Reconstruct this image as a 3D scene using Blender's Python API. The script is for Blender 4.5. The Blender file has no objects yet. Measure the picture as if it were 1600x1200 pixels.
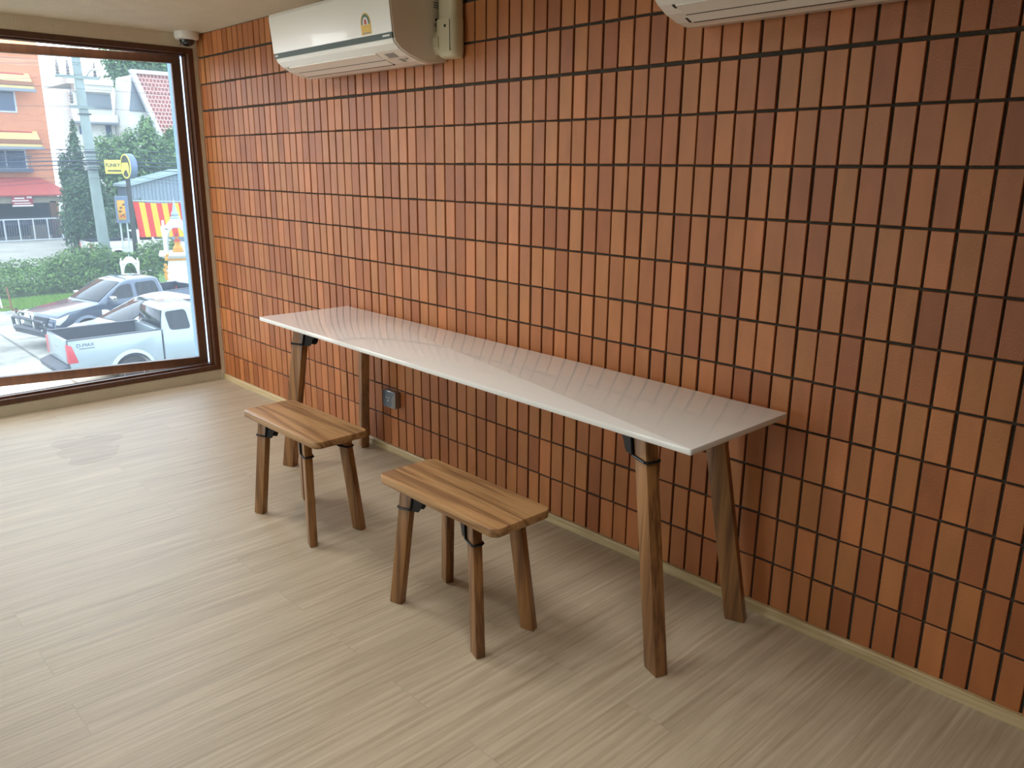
import bpy, bmesh, math, random
from mathutils import Vector, Matrix, Euler
random.seed(7)
S = bpy.context.scene
C = S.collection
PI = math.pi
G = -3.604            # street level below the upstairs floor

# ------------------------------------------------------------------ colours and materials
def lin(r, g, b):
    f = lambda c: (c/255/12.92) if c/255 <= .04045 else ((c/255+.055)/1.055)**2.4
    return (f(r), f(g), f(b), 1)
def nmat(name):
    m = bpy.data.materials.new(name); m.use_nodes = True
    nt = m.node_tree; b = nt.nodes['Principled BSDF']
    return m, nt, b
def mat(name, rgb, rough=.5, metal=0, spec=.5, bump=0, bscale=80, var=0, vscale=6, coat=0):
    m, nt, b = nmat(name)
    b.inputs['Base Color'].default_value = lin(*rgb)
    b.inputs['Roughness'].default_value = rough
    b.inputs['Metallic'].default_value = metal
    b.inputs['Specular IOR Level'].default_value = spec
    b.inputs['Coat Weight'].default_value = coat
    N = nt.nodes; L = nt.links
    tc = N.new('ShaderNodeTexCoord')
    if var:
        n = N.new('ShaderNodeTexNoise'); n.inputs['Scale'].default_value = vscale; n.inputs['Detail'].default_value = 6
        L.new(tc.outputs['Object'], n.inputs['Vector'])
        r = N.new('ShaderNodeMapRange'); r.inputs['From Min'].default_value = .3; r.inputs['From Max'].default_value = .7
        r.inputs['To Min'].default_value = 1-var; r.inputs['To Max'].default_value = 1+var
        L.new(n.outputs['Fac'], r.inputs['Value'])
        v = N.new('ShaderNodeVectorMath'); v.operation = 'SCALE'; v.inputs[0].default_value = lin(*rgb)[:3]
        L.new(r.outputs['Result'], v.inputs['Scale']); L.new(v.outputs['Vector'], b.inputs['Base Color'])
    if bump:
        n = N.new('ShaderNodeTexNoise'); n.inputs['Scale'].default_value = bscale; n.inputs['Detail'].default_value = 5
        L.new(tc.outputs['Object'], n.inputs['Vector'])
        bp = N.new('ShaderNodeBump'); bp.inputs['Strength'].default_value = bump; bp.inputs['Distance'].default_value = .01
        L.new(n.outputs['Fac'], bp.inputs['Height']); L.new(bp.outputs['Normal'], b.inputs['Normal'])
    return m
def wood(name, dark, light, axis=0, scale=1.0, rough=.42, fig=1.0):
    m, nt, b = nmat(name); N = nt.nodes; L = nt.links
    tc = N.new('ShaderNodeTexCoord'); oi = N.new('ShaderNodeObjectInfo')
    add = N.new('ShaderNodeVectorMath'); add.operation = 'MULTIPLY_ADD'
    add.inputs[1].default_value = (1, 1, 1)
    cmb = N.new('ShaderNodeCombineXYZ'); mu = N.new('ShaderNodeMath'); mu.operation = 'MULTIPLY'; mu.inputs[1].default_value = 9
    L.new(oi.outputs['Random'], mu.inputs[0])
    for k in range(3): L.new(mu.outputs[0], cmb.inputs[k])
    L.new(tc.outputs['Object'], add.inputs[0]); L.new(cmb.outputs[0], add.inputs[2])
    mp = N.new('ShaderNodeMapping'); s = [9*scale]*3; s[axis] = .55*scale
    mp.inputs['Scale'].default_value = s; L.new(add.outputs[0], mp.inputs['Vector'])
    n1 = N.new('ShaderNodeTexNoise'); n1.inputs['Scale'].default_value = 1.3; n1.inputs['Detail'].default_value = 3; n1.inputs['Distortion'].default_value = .6*fig
    L.new(mp.outputs[0], n1.inputs['Vector'])
    w = N.new('ShaderNodeMath'); w.operation = 'MULTIPLY'; w.inputs[1].default_value = 34
    L.new(n1.outputs['Fac'], w.inputs[0])
    sn = N.new('ShaderNodeMath'); sn.operation = 'SINE'; L.new(w.outputs[0], sn.inputs[0])
    mp2 = N.new('ShaderNodeMapping'); s2 = [160*scale]*3; s2[axis] = 5*scale
    mp2.inputs['Scale'].default_value = s2; L.new(add.outputs[0], mp2.inputs['Vector'])
    n2 = N.new('ShaderNodeTexNoise'); n2.inputs['Scale'].default_value = 1; n2.inputs['Detail'].default_value = 3
    L.new(mp2.outputs[0], n2.inputs['Vector'])
    mr = N.new('ShaderNodeMapRange'); mr.inputs['From Min'].default_value = -1; mr.inputs['From Max'].default_value = 1
    mr.inputs['To Min'].default_value = .25; mr.inputs['To Max'].default_value = .75
    L.new(sn.outputs[0], mr.inputs['Value'])
    mx = N.new('ShaderNodeMix'); mx.data_type = 'FLOAT'; mx.inputs[0].default_value = .5
    L.new(mr.outputs[0], mx.inputs[2]); L.new(n2.outputs['Fac'], mx.inputs[3])
    cr = N.new('ShaderNodeValToRGB'); cr.color_ramp.elements[0].position = .3; cr.color_ramp.elements[1].position = .62
    cr.color_ramp.elements[0].color = lin(*dark); cr.color_ramp.elements[1].color = lin(*light)
    L.new(mx.outputs[0], cr.inputs[0]); L.new(cr.outputs[0], b.inputs['Base Color'])
    b.inputs['Roughness'].default_value = rough
    bp = N.new('ShaderNodeBump'); bp.inputs['Strength'].default_value = .12; bp.inputs['Distance'].default_value = .002
    L.new(n2.outputs['Fac'], bp.inputs['Height']); L.new(bp.outputs['Normal'], b.inputs['Normal'])
    return m
def floor_mat():
    m, nt, b = nmat('laminate_floor'); N = nt.nodes; L = nt.links
    tc = N.new('ShaderNodeTexCoord')
    rot = N.new('ShaderNodeMapping'); rot.inputs['Rotation'].default_value = (0, 0, PI/2)
    L.new(tc.outputs['Object'], rot.inputs['Vector'])
    br = N.new('ShaderNodeTexBrick'); br.offset = .37
    br.inputs['Scale'].default_value = 1; br.inputs['Brick Width'].default_value = 1.25; br.inputs['Row Height'].default_value = .19
    br.inputs['Mortar Size'].default_value = .0012; br.inputs['Mortar Smooth'].default_value = .3
    br.inputs['Color1'].default_value = (.2, .2, .2, 1); br.inputs['Color2'].default_value = (.8, .8, .8, 1); br.inputs['Mortar'].default_value = (.5, .5, .5, 1)
    L.new(rot.outputs[0], br.inputs['Vector'])
    # each plank shifts the grain
    sh = N.new('ShaderNodeVectorMath'); sh.operation = 'MULTIPLY_ADD'; sh.inputs[1].default_value = (3, 7, 0)
    L.new(br.outputs['Color'], sh.inputs[0]); L.new(tc.outputs['Object'], sh.inputs[2])
    mp = N.new('ShaderNodeMapping'); mp.inputs['Scale'].default_value = (11, .8, 1); L.new(sh.outputs[0], mp.inputs['Vector'])
    n1 = N.new('ShaderNodeTexNoise'); n1.inputs['Scale'].default_value = 1.2; n1.inputs['Detail'].default_value = 5; n1.inputs['Distortion'].default_value = 1.2
    n1.inputs['Roughness'].default_value = .62
    L.new(mp.outputs[0], n1.inputs['Vector'])
    mp2 = N.new('ShaderNodeMapping'); mp2.inputs['Scale'].default_value = (75, 2.2, 1); L.new(sh.outputs[0], mp2.inputs['Vector'])
    n2 = N.new('ShaderNodeTexNoise'); n2.inputs['Scale'].default_value = 1; n2.inputs['Detail'].default_value = 6; n2.inputs['Distortion'].default_value = .4
    L.new(mp2.outputs[0], n2.inputs['Vector'])
    mx = N.new('ShaderNodeMix'); mx.data_type = 'FLOAT'; mx.inputs[0].default_value = .55
    L.new(n1.outputs['Fac'], mx.inputs[2]); L.new(n2.outputs['Fac'], mx.inputs[3])
    cr = N.new('ShaderNodeValToRGB'); e = cr.color_ramp.elements
    e[0].position = .3; e[0].color = lin(*FLOOR_D); e[1].position = .66; e[1].color = lin(*FLOOR_L)
    L.new(mx.outputs[0], cr.inputs[0])
    m2 = N.new('ShaderNodeMix'); m2.data_type = 'RGBA'; m2.blend_type = 'MULTIPLY'; m2.inputs[0].default_value = 1
    mr = N.new('ShaderNodeMapRange'); mr.inputs['To Min'].default_value = .94; mr.inputs['To Max'].default_value = 1.05
    L.new(br.outputs['Color'], mr.inputs['Value'])
    f = N.new('ShaderNodeMath'); f.operation = 'MULTIPLY_ADD'; f.inputs[1].default_value = -.18
    L.new(br.outputs['Fac'], f.inputs[0]); L.new(mr.outputs[0], f.inputs[2])
    cc = N.new('ShaderNodeCombineColor')
    for k in range(3): L.new(f.outputs[0], cc.inputs[k])
    L.new(cr.outputs[0], m2.inputs[6]); L.new(cc.outputs[0], m2.inputs[7])
    L.new(m2.outputs[2], b.inputs['Base Color'])
    rr = N.new('ShaderNodeMapRange'); rr.inputs['To Min'].default_value = .36; rr.inputs['To Max'].default_value = .5
    L.new(n2.outputs['Fac'], rr.inputs['Value']); L.new(rr.outputs[0], b.inputs['Roughness'])
    b.inputs['Specular IOR Level'].default_value = .62
    bp = N.new('ShaderNodeBump'); bp.inputs['Strength'].default_value = .35; bp.inputs['Distance'].default_value = .004
    L.new(n2.outputs['Fac'], bp.inputs['Height']); L.new(bp.outputs['Normal'], b.inputs['Normal'])
    return m
FLOOR_D = (158, 142, 118); FLOOR_L = (198, 184, 160)
def brick_mat():
    m, nt, b = nmat('terracotta_brick'); N = nt.nodes; L = nt.links
    g = N.new('ShaderNodeNewGeometry'); tc = N.new('ShaderNodeTexCoord')
    cr = N.new('ShaderNodeValToRGB'); e = cr.color_ramp.elements
    e[0].position = 0; e[0].color = lin(154, 88, 46); e[1].position = 1; e[1].color = lin(192, 118, 68)
    for p, c in ((.25, (168, 100, 54)), (.5, (172, 106, 60)), (.75, (178, 114, 62))):
        x = e.new(p); x.color = lin(*c)
    L.new(g.outputs['Random Per Island'], cr.inputs[0])
    mp = N.new('ShaderNodeMapping'); mp.inputs['Scale'].default_value = (14, 14, 5); L.new(tc.outputs['Object'], mp.inputs['Vector'])
    n = N.new('ShaderNodeTexNoise'); n.inputs['Scale'].default_value = 1; n.inputs['Detail'].default_value = 6
    L.new(mp.outputs[0], n.inputs['Vector'])
    mr = N.new('ShaderNodeMapRange'); mr.inputs['From Min'].default_value = .3; mr.inputs['From Max'].default_value = .7; mr.inputs['To Min'].default_value = .9; mr.inputs['To Max'].default_value = 1.1
    L.new(n.outputs['Fac'], mr.inputs['Value'])
    v = N.new('ShaderNodeVectorMath'); v.operation = 'SCALE'; L.new(cr.outputs[0], v.inputs[0]); L.new(mr.outputs[0], v.inputs['Scale'])
    L.new(v.outputs[0], b.inputs['Base Color'])
    b.inputs['Roughness'].default_value = .45; b.inputs['Specular IOR Level'].default_value = .48
    n3 = N.new('ShaderNodeTexNoise'); n3.inputs['Scale'].default_value = 160; n3.inputs['Detail'].default_value = 4
    L.new(tc.outputs['Object'], n3.inputs['Vector'])
    bp = N.new('ShaderNodeBump'); bp.inputs['Strength'].default_value = .25; bp.inputs['Distance'].default_value = .003
    L.new(n3.outputs['Fac'], bp.inputs['Height']); L.new(bp.outputs['Normal'], b.inputs['Normal'])
    return m
def glass_mat(name, tint=(225, 238, 245), haze=0):
    m, nt, b = nmat(name); N = nt.nodes; L = nt.links
    N.remove(b)
    t = N.new('ShaderNodeBsdfTransparent'); t.inputs[0].default_value = lin(*tint)
    gl = N.new('ShaderNodeBsdfGlossy'); gl.inputs['Roughness'].default_value = .01
    fr = N.new('ShaderNodeFresnel'); fr.inputs['IOR'].default_value = 1.45
    mx = N.new('ShaderNodeMixShader'); L.new(fr.outputs[0], mx.inputs[0]); L.new(t.outputs[0], mx.inputs[1]); L.new(gl.outputs[0], mx.inputs[2])
    if haze:      # translucent mix that puts a veiling haze over the view
        du = N.new('ShaderNodeBsdfTranslucent'); du.inputs[0].default_value = (.72, .86, 1, 1)
        md = N.new('ShaderNodeMixShader'); md.inputs[0].default_value = haze
        L.new(t.outputs[0], md.inputs[1]); L.new(du.outputs[0], md.inputs[2]); L.new(md.outputs[0], mx.inputs[1])
    L.new(mx.outputs[0], N['Material Output'].inputs['Surface'])
    return m
def tile_mat(name, c1, c2, mortar, w, h, msz=.02, rough=.8, axes='yz', offset=.5):
    m, nt, b = nmat(name); N = nt.nodes; L = nt.links
    tc = N.new('ShaderNodeTexCoord'); sp = N.new('ShaderNodeSeparateXYZ'); cb = N.new('ShaderNodeCombineXYZ')
    L.new(tc.outputs['Object'], sp.inputs[0])
    L.new(sp.outputs['xyz'.index(axes[0])], cb.inputs[0]); L.new(sp.outputs['xyz'.index(axes[1])], cb.inputs[1])
    br = N.new('ShaderNodeTexBrick'); br.offset = offset
    br.inputs['Scale'].default_value = 1; br.inputs['Brick Width'].default_value = w; br.inputs['Row Height'].default_value = h
    br.inputs['Mortar Size'].default_value = msz
    br.inputs['Color1'].default_value = lin(*c1); br.inputs['Color2'].default_value = lin(*c2); br.inputs['Mortar'].default_value = lin(*mortar)
    L.new(cb.outputs[0], br.inputs['Vector']); L.new(br.outputs['Color'], b.inputs['Base Color'])
    b.inputs['Roughness'].default_value = rough
    return m
def concrete_yard():
    m, nt, b = nmat('yard_concrete'); N = nt.nodes; L = nt.links
    tc = N.new('ShaderNodeTexCoord')
    n = N.new('ShaderNodeTexNoise'); n.inputs['Scale'].default_value = .8; n.inputs['Detail'].default_value = 9; n.inputs['Roughness'].default_value = .65
    L.new(tc.outputs['Object'], n.inputs['Vector'])
    cr = N.new('ShaderNodeValToRGB'); e = cr.color_ramp.elements
    e[0].position = .35; e[0].color = lin(120, 118, 108); e[1].position = .65; e[1].color = lin(182, 178, 168)
    L.new(n.outputs['Fac'], cr.inputs[0])
    br = N.new('ShaderNodeTexBrick'); br.offset = 0; br.inputs['Scale'].default_value = 1
    br.inputs['Brick Width'].default_value = 5.2; br.inputs['Row Height'].default_value = 3.1; br.inputs['Mortar Size'].default_value = .045
    br.inputs['Color1'].default_value = (1, 1, 1, 1); br.inputs['Color2'].default_value = (.93, .93, .93, 1); br.inputs['Mortar'].default_value = (.4, .4, .4, 1)
    mp = N.new('ShaderNodeMapping'); mp.inputs['Location'].default_value = (.85, .35, 0); L.new(tc.outputs['Object'], mp.inputs['Vector']); L.new(mp.outputs[0], br.inputs['Vector'])
    mx = N.new('ShaderNodeMix'); mx.data_type = 'RGBA'; mx.blend_type = 'MULTIPLY'; mx.inputs[0].default_value = 1
    L.new(cr.outputs[0], mx.inputs[6]); L.new(br.outputs['Color'], mx.inputs[7]); L.new(mx.outputs[2], b.inputs['Base Color'])
    b.inputs['Roughness'].default_value = .75
    return m
def leaf_mat(name, a, bb):
    m, nt, b = nmat(name); N = nt.nodes; L = nt.links
    g = N.new('ShaderNodeNewGeometry'); cr = N.new('ShaderNodeValToRGB')
    cr.color_ramp.elements[0].color = lin(*a); cr.color_ramp.elements[1].color = lin(*bb)
    L.new(g.outputs['Random Per Island'], cr.inputs[0]); L.new(cr.outputs[0], b.inputs['Base Color'])
    b.inputs['Roughness'].default_value = .55
    tr = N.new('ShaderNodeBsdfTranslucent'); L.new(cr.outputs[0], tr.inputs[0])
    mx = N.new('ShaderNodeMixShader'); mx.inputs[0].default_value = .35
    L.new(b.outputs[0], mx.inputs[1]); L.new(tr.outputs[0], mx.inputs[2]); L.new(mx.outputs[0], N['Material Output'].inputs['Surface'])
    return m

# ------------------------------------------------------------------ mesh helpers
class MB:
    def __init__(s): s.v = []; s.f = []; s.sm = []
    def add(s, vs, fs, smooth=False, M=None):
        o = len(s.v)
        for p in vs: s.v.append(tuple(M @ Vector(p)) if M else tuple(p))
        for f in fs: s.f.append([i+o for i in f]); s.sm.append(smooth)
        return s
    def box(s, a, b, M=None):
        (x0, y0, z0), (x1, y1, z1) = a, b
        vs = [(x0, y0, z0), (x1, y0, z0), (x1, y1, z0), (x0, y1, z0), (x0, y0, z1), (x1, y0, z1), (x1, y1, z1), (x0, y1, z1)]
        return s.add(vs, [(3, 2, 1, 0), (4, 5, 6, 7), (0, 1, 5, 4), (1, 2, 6, 5), (2, 3, 7, 6), (3, 0, 4, 7)], False, M)
    def hexa(s, lo, hi):
        return s.add(list(lo)+list(hi), [(3, 2, 1, 0), (4, 5, 6, 7), (0, 1, 5, 4), (1, 2, 6, 5), (2, 3, 7, 6), (3, 0, 4, 7)])
    def prism(s, poly, axis, a, b, M=None):
        n = len(poly)
        def P(p, t):
            q = list(p); q.insert(axis, t); return q
        vs = [P(p, a) for p in poly]+[P(p, b) for p in poly]
        fs = [list(range(n))[::-1], list(range(n, 2*n))]+[(i, (i+1) % n, n+(i+1) % n, n+i) for i in range(n)]
        return s.add(vs, fs, False, M)
    def tube(s, pts, r, n=8, M=None, closed=False, rs=None):
        pts = [Vector(p) for p in pts]; m = len(pts); vs = []; fs = []; up = None
        for i, p in enumerate(pts):
            if closed: d = (pts[(i+1) % m]-pts[i-1]).normalized()
            else: d = (pts[min(i+1, m-1)]-pts[max(i-1, 0)]).normalized()
            if up is None:
                up = Vector((0, 0, 1)) if abs(d.z) < .9 else Vector((1, 0, 0))
            x = d.cross(up).normalized(); y = x.cross(d).normalized(); up = y
            rr = rs[i] if rs else r
            for k in range(n):
                a = 2*PI*k/n; vs.append(p+x*math.cos(a)*rr+y*math.sin(a)*rr)
        for i in range(m if closed else m-1):
            for k in range(n):
                j = (i+1) % m
                fs.append((i*n+k, i*n+(k+1) % n, j*n+(k+1) % n, j*n+k))
        if not closed: fs += [list(range(n))[::-1], [(m-1)*n+k for k in range(n)]]
        return s.add(vs, fs, True, M)
    def lathe(s, prof, n=24, M=None, cap=True):
        vs = []; fs = []; m = len(prof)
        for r, z in prof:
            for k in range(n): vs.append((r*math.cos(2*PI*k/n), r*math.sin(2*PI*k/n), z))
        for i in range(m-1):
            for k in range(n): fs.append((i*n+k, i*n+(k+1) % n, (i+1)*n+(k+1) % n, (i+1)*n+k))
        if cap: fs += [list(range(n))[::-1], [(m-1)*n+k for k in range(n)]]
        return s.add(vs, fs, True, M)
    def rings(s, rings, cap=True, M=None, smooth=True):
        n = len(rings[0]); vs = [p for r in rings for p in r]; fs = []
        for i in range(len(rings)-1):
            for k in range(n): fs.append((i*n+k, i*n+(k+1) % n, (i+1)*n+(k+1) % n, (i+1)*n+k))
        if cap: fs += [list(range(n))[::-1], [(len(rings)-1)*n+k for k in range(n)]]
        return s.add(vs, fs, smooth, M)
    def build(s, name, material, parent=None, bevel=0, seg=2, autosmooth=True):
        me = bpy.data.meshes.new(name); me.from_pydata(s.v, [], s.f)
        me.polygons.foreach_set('use_smooth', s.sm)
        bm = bmesh.new(); bm.from_mesh(me)
        bmesh.ops.recalc_face_normals(bm, faces=bm.faces)
        if bevel:
            ed = [e for e in bm.edges if len(e.link_faces) == 2 and e.calc_face_angle(0) > .5]
            bmesh.ops.bevel(bm, geom=ed, offset=bevel, segments=seg, profile=.5, affect='EDGES', clamp_overlap=True)
            for f in bm.faces: f.smooth = True
        if bevel or any(s.sm):
            for e in bm.edges:
                if len(e.link_faces) == 2 and e.calc_face_angle(0) > .6: e.smooth = False
        bm.to_mesh(me); bm.free()
        if material: me.materials.append(material)
        o = bpy.data.objects.new(name, me); C.objects.link(o)
        if parent: o.parent = parent
        return o
def tag(o, label=None, cat=None, group=None, kind=None):
    if label: o['label'] = label
    if cat: o['category'] = cat
    if group: o['group'] = group
    if kind: o['kind'] = kind
    return o
def thing(name, label, cat, loc=(0, 0, 0), rz=0, group=None, kind=None):
    o = bpy.data.objects.new(name, None); C.objects.link(o); o.empty_display_size = .1
    o.location = loc; o.rotation_euler = (0, 0, rz)
    return tag(o, label, cat, group, kind)
def struct(o): o['kind'] = 'structure'; return o
def copy_tree(o, parent=None):
    c = o.copy(); C.objects.link(c); c.parent = parent
    for ch in list(o.children): copy_tree(ch, c)
    return c
def text(name, s, size, M, material, parent, depth=.0, xs=1.0, off=0):
    cu = bpy.data.curves.new(name, 'FONT'); cu.body = s; cu.size = size; cu.extrude = depth; cu.offset = off; cu.align_x = 'CENTER'; cu.align_y = 'CENTER'
    t = bpy.data.objects.new(name, cu); C.objects.link(t)
    dg = bpy.context.evaluated_depsgraph_get()
    me = bpy.data.meshes.new_from_object(t.evaluated_get(dg))
    bpy.data.objects.remove(t)
    me.transform(M @ Matrix.Diagonal((xs, 1, 1, 1))); me.materials.clear(); me.materials.append(material)
    o = bpy.data.objects.new(name, me); C.objects.link(o); o.parent = parent
    return o
def T(x, y, z): return Matrix.Translation((x, y, z))
def RZ(a): return Matrix.Rotation(a, 4, 'Z')
def RX(a): return Matrix.Rotation(a, 4, 'X')
def RY(a): return Matrix.Rotation(a, 4, 'Y')

# ------------------------------------------------------------------ materials
M = dict(
 brick=brick_mat(),
 mortar=mat('dark_mortar', (66, 60, 50), .9, bump=.5, bscale=200, var=.15, vscale=30),
 floor=floor_mat(),
 ceiling=mat('cream_ceiling', (214, 204, 180), .9, bump=.5, bscale=120, var=.04, vscale=8),
 paint=mat('cream_wall_paint', (206, 196, 172), .85, bump=.2, bscale=90),
 darkwall=mat('dark_unseen_wall', (74, 58, 46), .7, var=.08),  # unseen wall coloured dark to keep bounce light off right-hand faces
 upstand=mat('cement_upstand', (186, 178, 156), .8, bump=.3, bscale=70, var=.06),
 trim=wood('oak_skirting', (176, 152, 108), (205, 183, 140), 0, .8),
 frame=wood('brown_window_metal', (72, 45, 30), (86, 54, 36), 2, .5, .32, .2),
 gasket=mat('black_gasket', (14, 13, 14), .5),
 glass=glass_mat('clear_glass', (235, 240, 240)), tinted=glass_mat('tinted_glass', (200, 208, 214), .045),
 quartz=mat('white_quartz', (238, 238, 234), .03, var=.015, vscale=140, spec=.38),
 seat=wood('teak_seat', (126, 88, 56), (184, 142, 96), 0, .75, .34, .8),
 legwood=wood('teak_leg', (104, 68, 40), (160, 114, 68), 2, .8, .38, .3),
 black=mat('black_steel', (20, 20, 22), .38, .3),
 acwhite=mat('aircon_white', (238, 234, 224), .22, coat=.2),
 acside=mat('aircon_side', (224, 216, 202), .4),
 acdark=mat('dark_slot', (40, 38, 36), .6),
 acstrip=mat('green_grey_strip', (66, 78, 68), .4, spec=.3),
 conduit=mat('ivory_plastic', (206, 197, 165), .35),
 yellow=mat('label_yellow', (226, 178, 40), .4), green=mat('label_green', (50, 96, 66), .4), red=mat('label_red', (190, 50, 30), .4),
 whitep=mat('white_plastic', (228, 226, 218), .35), greyl=mat('grey_print', (150, 146, 138), .5),
 metal=mat('brushed_metal', (150, 154, 158), .28, .85), socket=mat('grey_plate', (92, 104, 116), .3, .4),
 dome=mat('smoked_dome', (18, 20, 24), .05, spec=.8), lens=mat('camera_lens', (90, 95, 105), .15, .3),
)

# ------------------------------------------------------------------ the room
XR, YF, ZC = 10.5, -6.2, 2.463
RH, PW, ZJ = .17504, .075, 2.4858
struct(MB().box((-.12, YF-.15, -.25), (XR+.15, .25, 0)).build('floor', M['floor']))
struct(MB().box((-.12, YF-.15, ZC), (XR+.15, .25, ZC+.25)).build('ceiling', M['ceiling']))
wb = struct(MB().box((-.12, .009, 0), (XR+.15, .25, ZC)).build('wall_back', M['mortar']))
b = MB()
joint_t = {1: .013, 2: .011, 3: .014}
for r in range(14):
    zt = ZJ-r*RH-joint_t.get(r, .0085)/2; zb = ZJ-(r+1)*RH+joint_t.get(r+1, .0085)/2
    zt = min(zt, ZC-.004); 
    for n in range(-38, 103):
        g = random.uniform(.0072, .0104)
        xa = (n+37.515)*PW+g/2+random.uniform(-.001, .001); xb = (n+38.515)*PW-g/2+random.uniform(-.001, .001)
        xa = max(xa, .001); xb = min(xb, XR-.001)
        if xb-xa < .01: continue
        y = random.uniform(-.0015, .001); c = .0018; dz = random.uniform(-.0012, .0012); dt = random.uniform(-.0012, .0012)
        z0, z1 = max(zb+dz, .001), zt+dt
        t1 = random.uniform(-.0008, .0008)
        vs = [(xa+c, y+t1, z0+c), (xb-c, y-t1, z0+c), (xb-c, y-t1, z1-c), (xa+c, y+t1, z1-c),
              (xa, y+c, z0), (xb, y+c, z0), (xb, y+c, z1), (xa, y+c, z1), (xa, .011, z0), (xb, .011, z0), (xb, .011, z1), (xa, .011, z1)]
        fs = [(0, 1, 2, 3)]+[(i, (i+1) % 4, 4+(i+1) % 4, 4+i)[::-1] for i in range(4)]+[(4+i, 4+(i+1) % 4, 8+(i+1) % 4, 8+i)[::-1] for i in range(4)]
        b.add(vs, fs)
bk = b.build('brick_facing', M['brick'], wb)
# skirting along the brick wall
struct(MB().prism([(-.016, 0), (-.016, .034), (-.012, .04), (.004, .04), (.004, 0)], 0, .0, XR).build('baseboard_back', M['trim']))
# other walls, out of view
struct(MB().box((XR, YF, 0), (XR+.15, .25, ZC)).build('wall_right', M['darkwall']))
# unseen front wall, window openings added near the street side for more daylight
b = MB()
FW = [(.9, 1.9), (2.05, 3.2)]
b.box((0, YF-.15, 0), (XR, YF, .08)); b.box((0, YF-.15, 2.35), (XR, YF, ZC))
xs = 0
for a, c in FW: b.box((xs, YF-.15, .08), (a, YF, 2.35)); xs = c
b.box((xs, YF-.15, .08), (XR, YF, 2.35))
struct(b.build('wall_front', M['paint']))
# street wall: openings between y pairs
OP = [(-.03, -2.0), (-2.12, -3.1)]
b = MB()
b.box((-.12, YF, .078), (0, YF+.0001+.12, 2.372)); b.box((-.12, -.03, 0), (0, 0.009, ZC))
b.box((-.12, YF, 2.372), (0, -.03, ZC))
b.box((-.12, YF+.1, .078), (0, OP[-1][1], 2.372))
for (a0, b0), (a1, b1) in zip(OP[:-1], OP[1:]): b.box((-.12, a1, .078), (0, b0, 2.372))
struct(b.build('wall_left', M['ceiling']))
struct(MB().box((-.12, YF, 0), (0.0, -.03, .078)).build('trim_1', M['upstand']))

def window(name, y0, y1, sash_angle, hinge, idx):
    w = thing(name, None, None, kind='structure')
    z0, z1 = .078, 2.372
    fw = .052
    # fixed frame, stepped towards the street
    f = MB()
    def ring(xa, xb, e, t):
        # e: inset of outer side, t: member width
        ya, yb = y0-e, y1+e
        f.box((xa, yb, z0+e), (xb, ya, z0+e+t)); f.box((xa, yb, z1-e-t), (xb, ya, z1-e))
        f.box((xa, ya-t, z0+e+t), (xb, ya, z1-e-t)); f.box((xa, yb, z0+e+t), (xb, yb+t, z1-e-t))
    ring(-.035, 0.006, 0, .036)
    ring(-.075, -.035, 0, .048)
    f.build('frame', M['frame'], w, bevel=.0015, seg=1)
    g = MB()
    def gr(xa, xb, e, t):
        ya, yb = y0-e, y1+e
        g.box((xa, yb, z0+e), (xb, ya, z0+e+t)); g.box((xa, yb, z1-e-t), (xb, ya, z1-e))
        g.box((xa, ya-t, z0+e+t), (xb, ya, z1-e-t)); g.box((xa, yb, z0+e+t), (xb, yb+t, z1-e-t))
    gr(-.08, -.075, .036, .014)
    g.build('gasket', M['gasket'], w)
    # sash, local y from 0 to -W, hinged on its y=0 edge
    W = (y0-y1)-.11; H0, H1 = .104, 2.335
    s = MB(); t = .056; d = .045
    for (a, bb2) in (((0, -W, H0), (d, 0, H0+t+.008)), ((0, -W, H1-t), (d, 0, H1)), ((0, -t, H0+t), (d, 0, H1-t)), ((0, -W, H0+t), (d, -W+t, H1-t))): s.box(a, bb2)
    sa = s.build('sash', M['frame'], w, bevel=.002, seg=1)
    sa.location = hinge; sa.rotation_euler = (0, 0, -sash_angle)
    g = MB(); e = .004
    for (a, bb2) in (((-.004, -W-.004, H0-.004), (.004, .006, H0+.01)), ((-.004, -W-.004, H1-.01), (.004, .006, H1+.004)), ((-.012, .0, H0), (d-.004, .005, H1))): g.box(a, bb2)
    g.build('gasket', M['gasket'], sa)
    MB().box((.018, -W+t-.008, H0+t-.008), (.024, -t+.008, H1-t+.008)).build('glass_pane', M['tinted' if idx == 1 else 'glass'], sa)
    h = MB(); h.box((d, -W+.012, 1.0), (d+.012, -W+.04, 1.09)); h.box((d+.012, -W+.018, .93), (d+.024, -W+.034, 1.07))
    h.build('handle', M['black'], sa, bevel=.003)
    # friction stays top and bottom
    st = MB()
    for z in (z1-.044, z0+.04):
        st.box((-.072, y0-.42, z-.003), (-.058, y0-.06, z+.003))
    st.build('friction_stay', M['metal'], w)
    return w
SA = math.radians(12.9)
window('window_1', OP[0][0], OP[0][1], SA, (-.155, -.072, 0), 1)
window('window_2', OP[1][0], OP[1][1], 0, (-.12, OP[1][0]-.055, 0), 2)  # unseen second window, added to let in more daylight
for i, (a, c) in enumerate(FW):  # front windows are unseen, added to raise the daylight indoors
    w = thing('window_%d' % (3+i), None, None, kind='structure')
    f = MB(); y0 = YF-.1; y1 = YF-.04
    f.box((a, y0, .08), (c, y1, .14)); f.box((a, y0, 2.29), (c, y1, 2.35)); f.box((a, y0, .14), (a+.06, y1, 2.29)); f.box((c-.06, y0, .14), (c, y1, 2.29)); f.box(((a+c)/2-.03, y0, .14), ((a+c)/2+.03, y1, 2.29))
    f.build('frame', M['frame'], w)
    MB().box((a+.05, YF-.073, .13), (c-.05, YF-.067, 2.3)).build('glass_pane', M['glass'], w)

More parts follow.
